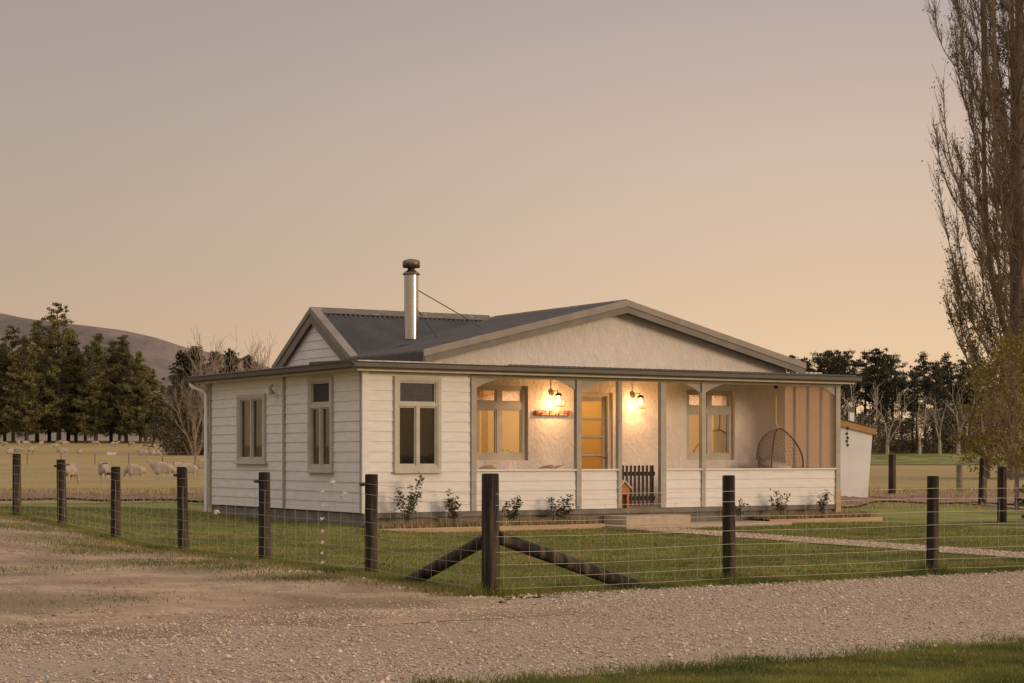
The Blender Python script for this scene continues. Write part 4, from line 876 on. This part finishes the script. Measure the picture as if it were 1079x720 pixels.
for i, (px, y, hh, k) in enumerate([(182, 225, 6.0, 0), (192, 228, 7.4, 1), (203, 224, 7.8, 0), (214, 227, 8.2, 1), (226, 226, 8.5, 0), (240, 228, 8.5, 1)]):
    o = copy_tree(B1[k]); x = col_at(px, y); s = hh/(4.5, 5.0)[k]; o.location = (x, y, H(x, y)); o.scale = (s*.8, s*.8, s); o.rotation_euler = (0, 0, i*1.9); tag(o, 'dark shrub in the thicket behind the left end of the house', 'shrub', 'thicket shrubs left of the house')
# bare branching trees
def bare_tree(h, spread, seed, m_, nl=7, levels=4, r0=.16, up=.5, trunk_h=.15, twig=.012, name='bare_tree', leaf=None, forks=(2, 3)):
    r_ = random.Random(seed); e = empty(name, (0, 0, 0)); mt, ml = MB(), MB(); tips = []
    def grow(p, d, L_, rad, lv, mbx):
        n_ = 4; pts = [p]; q = p; dd = d.copy()
        for i in range(n_):
            dd = (dd+Vector((r_.gauss(0, .16), r_.gauss(0, .16), r_.gauss(0, .08)+up*.16))).normalized(); q = q+dd*(L_/n_); pts.append(q)
        mbx.tube(pts, [max(twig, rad*(1-.5*i/n_)) for i in range(n_+1)], 5 if rad > .04 else 3, cap=False); tips.append(q)
        if lv <= 0: return
        for k in range(r_.randint(*forks)):
            s = r_.uniform(.35, 1); b = pts[min(n_, max(1, int(s*n_)))]
            nd = (dd+Vector((r_.gauss(0, .55), r_.gauss(0, .55), r_.gauss(.1, .3)))).normalized(); grow(b, nd, L_*r_.uniform(.5, .8), rad*.55, lv-1, mbx)
    th = h*trunk_h; mt.tube([(0, 0, -.2), (r_.uniform(-.05, .05), 0, th*.6), (0, 0, th)], [r0*1.4, r0*1.1, r0], 9)
    for i in range(nl):
        a = 6.283*i/nl+r_.uniform(-.4, .4); t = r_.uniform(.25, 1)*spread
        grow(Vector((0, 0, th*r_.uniform(.85, 1))), Vector((math.cos(a)*t, math.sin(a)*t, 1)).normalized(), h*.42*r_.uniform(.8, 1.1), r0*.62, levels, ml)
    mt.build('trunk', m_, e); ml.build('branches', m_, e); return e
T1 = [bare_tree(9, .95, 41, 'pale_bark', nl=6, levels=4, r0=.13, twig=.011), bare_tree(9, .8, 42, 'pale_bark', nl=6, levels=4, r0=.13, twig=.011)]
for i, (px, top, y, lb) in enumerate(((206, 358, 118, 'bare pollard with pale arching branches at the left end of the house roof'), (228, 344, 115, 'bare tree rising above the side gutter, left of the middle'), (252, 345, 120, 'tall bare tree above the middle of the side gutter'), (276, 346, 116, 'bare tree closest to the cross gable'))):
    place(T1, [8.6, 8.6], i % 2, px, top, y, lb, 'bare trees behind the house', wscale=.68)
D1 = [bare_tree(9, 1.0, 51, 'dead_bark', nl=3, levels=3, r0=.17, twig=.014, trunk_h=.12, up=.3, name='dead_tree', forks=(2, 2)), bare_tree(9, .8, 52, 'dead_bark', nl=2, levels=4, r0=.15, twig=.014, trunk_h=.16, up=.3, name='dead_tree', forks=(2, 2))]
for i, (px, top, y, k, lb) in enumerate(((935, 408, 226, 0, 'white barked dead tree left of the gap in the right pines'), (969, 418, 224, 1, 'slim dead tree in the gap of the right pines'), (1010, 402, 225, 0, 'largest white forked dead tree before the right pines'), (990, 412, 228, 1, 'grey dead tree just left of the large forked one'), (1036, 410, 229, 1, 'dead tree half hidden by the poplar leaves'), (905, 400, 229, 0, 'grey dead tree beyond the shed roof'), (890, 395, 231, 1, 'grey dead tree above the shed vent pipe'))):
    place(D1, [8.6, 8.6], k, px, top, y, lb, 'dead trees before the right pines')
x, y = col_at(1052, 170), 170; lg = empty('fallen_branch', (x, y, H(x, y)+.1), .1, 'bleached fallen trunk with upright limbs lying left of the poplar foot', 'fallen tree')
mb = MB(); mb.tube([(2.2, 0, .7), (1, 0, .55), (-1, .1, .35), (-3, .2, .1)], [.3, .2, .14, .05], 8); mb.build('trunk', 'dead_bark', lg); mb = MB(); mb.tube([(1.6, 0, .6), (.4, 0, 1.2), (-.1, 0, 2.6)], [.13, .10, .05], 6); mb.tube([(.8, 0, .6), (-.9, 0, 1.6)], [.08, .03], 5); mb.build('limb', 'dead_bark', lg)
# the big poplar
def poplar(h, rad, seed):
    r_ = random.Random(seed); r = np.random.default_rng(seed); e = empty('poplar_tree', (0, 0, 0)); tr, br, tw = MB(), MB(), MB(); leaves = []; low = []
    def tk(t): return Vector((.25*math.sin(3*t), 0, h*t))
    tr.tube([tk(t)-Vector((0, 0, .3 if t == 0 else 0)) for t in np.linspace(0, 1, 16)], [.50*(1-t)**.8+.05 for t in np.linspace(0, 1, 16)], 12)
    for (a, t0) in ((3.1, .18), (3.6, .36), (.4, .25), (2.9, .50)):      # co-dominant stems
        p0 = tk(t0); pts = [p0+Vector((math.cos(a), math.sin(a), 0))*(rad*.50*(1-math.exp(-4*s)))+Vector((.2*math.sin(7*s+a), .2*math.cos(6*s), (h*.97-p0.z)*s)) for s in np.linspace(0, 1, 12)]
        br.tube(pts, [.17*(1-s)**.9+.03 for s in np.linspace(0, 1, 12)], 8, cap=False)
    nlimb = 175
    for i in range(nlimb):
        t = .07+.89*(i/nlimb); a = i*2.39996+r_.uniform(-.3, .3); p = tk(t); top = h*min(1.02, t+r_.uniform(.13, .30)); R_ = rad*r_.uniform(.62, 1.03)*min(1, .86+t*1.0)*(1-max(0, t-.86)*1.9)
        pts = []; wv = r_.uniform(0, 6)
        for s in np.linspace(0, 1, 9): rr = R_*(1-math.exp(-2.6*s))/(1-math.exp(-2.6)); pts.append(p+Vector((math.cos(a)*rr+.18*math.sin(5*s+wv), math.sin(a)*rr+.18*math.cos(4*s+wv), (top-p.z)*s**1.15)))
        br.tube(pts, [(.045*(1-.75*s)+.012)*(1 if t < .6 else .75) for s in np.linspace(0, 1, 9)], 5, cap=False)
        for k in range(40):
            s = r_.uniform(.12, 1); f = s*8; j = min(7, int(f)); q = pts[j].lerp(pts[j+1], f-j); aa = a+r_.gauss(0, 1.2); L_ = r_.uniform(.7, 2.2); d = Vector((math.cos(aa)*.42, math.sin(aa)*.42, 1)).normalized()
            q1 = q+d*L_*.5+Vector((r_.gauss(0, .08), r_.gauss(0, .08), 0)); q2 = q1+(d+Vector((r_.gauss(0, .15), r_.gauss(0, .15), .3))).normalized()*L_*.6; tw.tube([q, q1, q2], [.018, .015, .010], 3, cap=False)
            for z_ in range(3):
                b0 = q.lerp(q1, r_.random()); d2 = Vector((r_.gauss(0, .5), r_.gauss(0, .5), 1)).normalized(); tw.tube([b0, b0+d2*r_.uniform(.3, .8)], [.013, .009], 3, cap=False)
            if r_.random() < (.30+.6*max(0, 1-q1.z/15)): leaves.append(q1)
            if r_.random() < .28: leaves.append(q2)
            if q1.z < 14 and r_.random() < 1.1-q1.z/14: low.append(q1); low.append(q2)
    tr.build('trunk', 'pop_bark', e); br.build('limbs', 'pop_bark', e); tw.build('twigs', 'pop_bark', e)
    V, F = tri_leaves(np.array(leaves), np.full(len(leaves), .35), 4, .13, r); npmesh('last_leaves', V, F, 'popleaf', e); V, F = tri_leaves(np.array(low), np.full(len(low), .45), 6, .17, r); npmesh('lower_leaves', V, F, 'leaf', e); return e
pt = poplar(38, 5.0, 61); x = col_at(1070, 110); pt.location = (x, 110, H(x, 110)); tag(pt, 'huge nearly leafless poplar filling the right edge', 'tree')
def leafy_tree(h, wd, seed, label, px, y, n=150):
    r = np.random.default_rng(seed); r_ = random.Random(seed); e = empty('leafy_tree', (0, 0, 0)); tr = MB(); c = []
    tr.tube([(0, 0, -.2), (.1, 0, h*.25), (0, 0, h*.5)], [.14, .1, .06], 8)
    for i in range(n):
        a = r_.uniform(0, 6.28); z = h*r_.uniform(.10, 1.0); k = math.sin(math.pi*min(1, max(0, (z/h-.02)/1.0)))**.55; rr = wd*k*r_.random()**.45; p = Vector((rr*math.cos(a), rr*math.sin(a), z)); c.append(p)
        if i % 3 == 0: tr.tube([(0, 0, z*.45), p*.6+Vector((0, 0, z*.25)), p], [.07, .04, .012], 4, cap=False)
    tr.build('trunk', 'pop_bark', e); V, F = tri_leaves(np.array(c), r.uniform(.45, 1.15, len(c)), 26, .18, r); npmesh('crown', V, F, 'leaf', e)
    x = col_at(px, y); e.location = (x, y, H(x, y)); tag(e, label, 'tree', 'yellow green leafy trees around the poplar foot')
px_ = make_pine(31, 3.0, .35, 88, open_=.72, leafm='pine_d', size=.22, dens=.8)
place([px_], [31], 0, 1072, -60, 124, 'thin dark pine showing through the bare poplar crown', None)
leafy_tree(6.9, 2.1, 71, 'yellow green leafy growth left of the poplar trunk', 1041, 107, 95); leafy_tree(8.0, 2.4, 72, 'darker yellow green leafy growth over the poplar trunk', 1066, 104, 120); leafy_tree(7.0, 1.6, 73, 'leafy growth right of the poplar trunk at the photo edge', 1084, 108, 80)

# ------------------------------------------------------------------ gravel stones, grass
def stones(name, P, size, m_, seed, label):
    r = np.random.default_rng(seed); n = len(P); base = np.array([(1, 0, 0), (-1, 0, 0), (0, 1, 0), (0, -1, 0), (0, 0, 1), (0, 0, -1)], float)
    sc_ = size[:, None, None]*r.uniform(.55, 1.15, (n, 6, 1)); a = r.uniform(0, 6.28, n); V = base[None]*sc_; V[..., 2] *= .6; x_, y_ = V[..., 0].copy(), V[..., 1].copy(); ca, sa = np.cos(a)[:, None], np.sin(a)[:, None]
    V[..., 0] = x_*ca-y_*sa; V[..., 1] = x_*sa+y_*ca; V += r.normal(0, .12, V.shape)*size[:, None, None]; V += P[:, None]
    f = np.array([(0, 2, 4), (2, 1, 4), (1, 3, 4), (3, 0, 4), (2, 0, 5), (1, 2, 5), (3, 1, 5), (0, 3, 5)]); F = (np.arange(n)[:, None, None]*6+f[None]).reshape(-1, 3)
    o = npmesh(name, V.reshape(-1, 3), F, m_); tag(o, label, 'leaves' if 'leaves' in name else 'gravel', kind='stuff'); return o
def inview(p, q, margin=1.08):
    x, y = XY(p, q); m_ = np.abs(x)/y < .284*margin; return m_ & (y > 10.2)
r = np.random.default_rng(101)
n = 300000; p = r.uniform(-13, 13, n); q = r.uniform(-6.15, -.15, n); k = inview(p, q) & ~((p < .4) & (q > -.9+.25*np.sin(p*1.7))); p, q = p[k], q[k]
dens = .5+.5*np.sin(p*.9+np.sin(q*1.3))*np.cos(q*2.1+.4*p); k = r.random(len(p)) < (.35+.5*dens)*(1-.62*np.exp(-((q+1.9+.12*np.sin(p*.6))/.26)**2)-.62*np.exp(-((q+3.75+.12*np.sin(p*.6))/.28)**2)); p, q = p[k][:75000], q[k][:75000]
stones('road_gravel', gpts(p, q, .032), .004+.011*r.random(len(p))**2.2+np.where(r.random(len(p)) < .012, .012, 0), 'stone', 1, 'loose pale river stones scattered over the gravel road')
n = 9000; q = r.uniform(1, 12.3, n); p = 9.35+.1*(q-1)+r.uniform(-.05, 1.05, n); stones('path_gravel', gpts(p, q, .028), .008+.016*r.random(n)**2, 'stone', 2, 'pale stones of the garden path across the right lawn')
n = 1500; p = r.uniform(-.4, 12, n); q = -.22+.10*r.normal(size=n); p2 = -.35+.12*r.normal(size=1100); q2 = r.uniform(-.4, 16, 1100); pp_, qq_ = np.concatenate([p, p2]), np.concatenate([q, q2])
stones('edge_stones', gpts(pp_, qq_, .03), .010+.028*r.random(len(pp_))**3, 'stone', 3, 'larger stones heaped along the foot of the fence')
n = 5000; p = -r.random(n)**.7*9-.3; q = r.uniform(-1, 16, n); k = inview(p, q); stones('track_pebbles', gpts(p[k], q[k], .034), .004+.014*r.random(k.sum())**3, 'stone', 4, 'small pebbles strewn over the dirt track')
n = 7000; p = r.uniform(-13, 1.2, n); q = -1.0+.55*r.normal(size=n); k = inview(p, q); stones('road_edge_gravel', gpts(p[k], q[k], .034), .005+.013*r.random(k.sum())**2.5, 'stone', 5, 'thinning gravel where the road meets the dirt track')
n = 5000; p = -r.random(n)**.7*9-.3; q = r.uniform(-1, 16, n); k = inview(p, q) & (np.sin(p*1.9+q*.7)*np.cos(q*1.3-p) > -.1); stones('dirt_clods', gpts(p[k], q[k], .030), .008+.030*r.random(k.sum())**3, 'dirt', 6, 'crumbled clods of dry dirt on the track')
n = 1100; p = r.uniform(-13, 13, n); q = r.uniform(-5.9, -.3, n); k = inview(p, q); stones('large_gravel', gpts(p[k], q[k], .034), .013+.022*r.random(k.sum())**3, 'stone', 7, 'larger stones lying among the road gravel')
# grass
n = 300000; q = 22*r.random(n)**1.5; p = r.uniform(-.2, 17, n); k = inview(p, q) & ~((p > 5.6) & (q > 13.2)) & ~((q > 1) & (q < 12.3) & (p > 9.35+.1*(q-1)) & (p < 10.35+.1*(q-1))); p, q = p[k][:150000], q[k][:150000]
clump = .6+.5*np.sin(p*3.1+np.sin(q*2.7)*1.4)*np.sin(q*4.3+p)
P_ = gpts(p, q, .008); o = blades('lawn_grass', P_, .042, .0045, 'blade', seed=5); tag(o, 'short mown green grass of the lawn', 'grass')
n = 160000; p = r.uniform(-4.5, 4.5, n); q = -5.98-2.6*r.random(n); k = inview(p, q); p, q = p[k][:60000], q[k][:60000]; o = blades('verge_grass', gpts(p, q, .030), .028, .0035, 'blade', seed=6); tag(o, 'low grass of the verge in the lower right corner', 'grass')
n = 9000; p = r.uniform(-4, 4, n); q = -5.95+.16*r.normal(size=n)+.12*np.sin(p*3)*np.sin(p*7.7); k = r.random(n) < .35+.6*(np.sin(p*5)*np.sin(p*2.1+1) > -.2); p, q = p[k], q[k]; o = blades('verge_straw', gpts(r.uniform(-4, 4, 9000), -5.9-2.4*r.random(9000), .03), .026, .004, 'dryblade', seed=17, lean=1.5); tag(o, 'dry brown blades mixed through the verge grass', 'grass'); o = blades('verge_edge_grass', gpts(p, q, .03), .045, .004, 'blade', seed=7, lean=1.2); tag(o, 'straggling grass creeping over the gravel edge', 'grass')
n = 16000; p = np.concatenate([r.uniform(-.1, 12, n), -.15+.13*r.normal(size=n)]); q = np.concatenate([-.05+.12*r.normal(size=n), r.uniform(-.1, 16, n)]); o = blades('fence_line_grass', gpts(p, q, .01), .075, .005, 'blade', seed=8, lean=.9); tag(o, 'longer green grass left along the foot of the netting', 'grass')
n = 9000; q = r.uniform(0, 17, n); p = -.35+.22*r.normal(size=n)+.20*np.sin(q*2.3)*np.sin(q*.7); k = np.sin(q*3.1+p*4)*np.sin(q*1.3) > -.35; p, q = p[k], q[k]; o = blades('dry_fence_grass', gpts(p, q, .024), .05, .006, 'dryblade', seed=9, lean=1.6); tag(o, 'flattened dry straw along the side fence', 'grass')
PT = []
for i in range(14):
    cq = r.uniform(1, 13); m_ = int(r.uniform(200, 900)); PT.append(np.stack([-.5-abs(r.normal(0, .55))+.35*r.normal(size=m_), cq+.45*r.normal(size=m_)], 1))
for i in range(24):                                   # grass patches on the dirt
    cq = r.uniform(.2, 13); cp = -r.uniform(.6, 8.5); m_ = int(r.uniform(60, 600)); sx_, sy_ = r.uniform(.2, .9), r.uniform(.10, .35); PT.append(np.stack([cp+sx_*r.normal(size=m_), cq+sy_*r.normal(size=m_)], 1))
PT = np.concatenate(PT); o = blades('track_grass', gpts(PT[:, 0], PT[:, 1], .028), .035, .005, 'blade', seed=10, lean=1.2); tag(o, 'worn patches of low green grass on the dirt track', 'grass')
PT = []
for i in range(60):                                   # worn straw streaks in the lawn
    cp, cq = r.uniform(0, 14), r.uniform(.3, 20)
    m_ = int(r.uniform(60, 420)); PT.append(np.stack([cp+r.uniform(.3, 1.1)*r.normal(size=m_), cq+.14*r.normal(size=m_)], 1))
PT = np.concatenate(PT); k = ~((PT[:, 0] > 5.6) & (PT[:, 1] > 13)) & (PT[:, 0] > 0) & (PT[:, 1] > 0); PT = PT[k]; o = blades('lawn_straw', gpts(PT[:, 0], PT[:, 1], .012), .034, .006, 'dryblade', seed=21, lean=1.8); tag(o, 'dry clippings and worn straw streaks in the lawn', 'grass')
n = 1500; p = r.uniform(.1, 14, n); q = r.uniform(.1, 13, n); o = stones('fallen_leaves', gpts(p, q, .04), np.full(n, .013)*r.uniform(.6, 1.4, n), 'kennel', 23, 'small brown leaves fallen on the lawn')
n = 2500; p = r.uniform(-.25, 10, n); q = .02+.05*r.normal(size=n); P_ = gpts(np.round(p/3)*3+.14*r.normal(size=n), .02+.10*r.normal(size=n), .01); o = blades('post_tufts', P_, .14, .006, 'blade', seed=22, lean=.6); tag(o, 'longer tufts of grass round the feet of the front posts', 'grass')
n = 26000; x = r.uniform(-24, 30, n); y = r.uniform(43.5, 60, n); P_ = np.stack([x, y, hgt(x, y)+.03], 1); o = blades('bank_weeds', P_, .11, .013, 'dryblade', seed=11); tag(o, 'tufts of dry weeds on the soil bank behind the lawn', 'weeds')
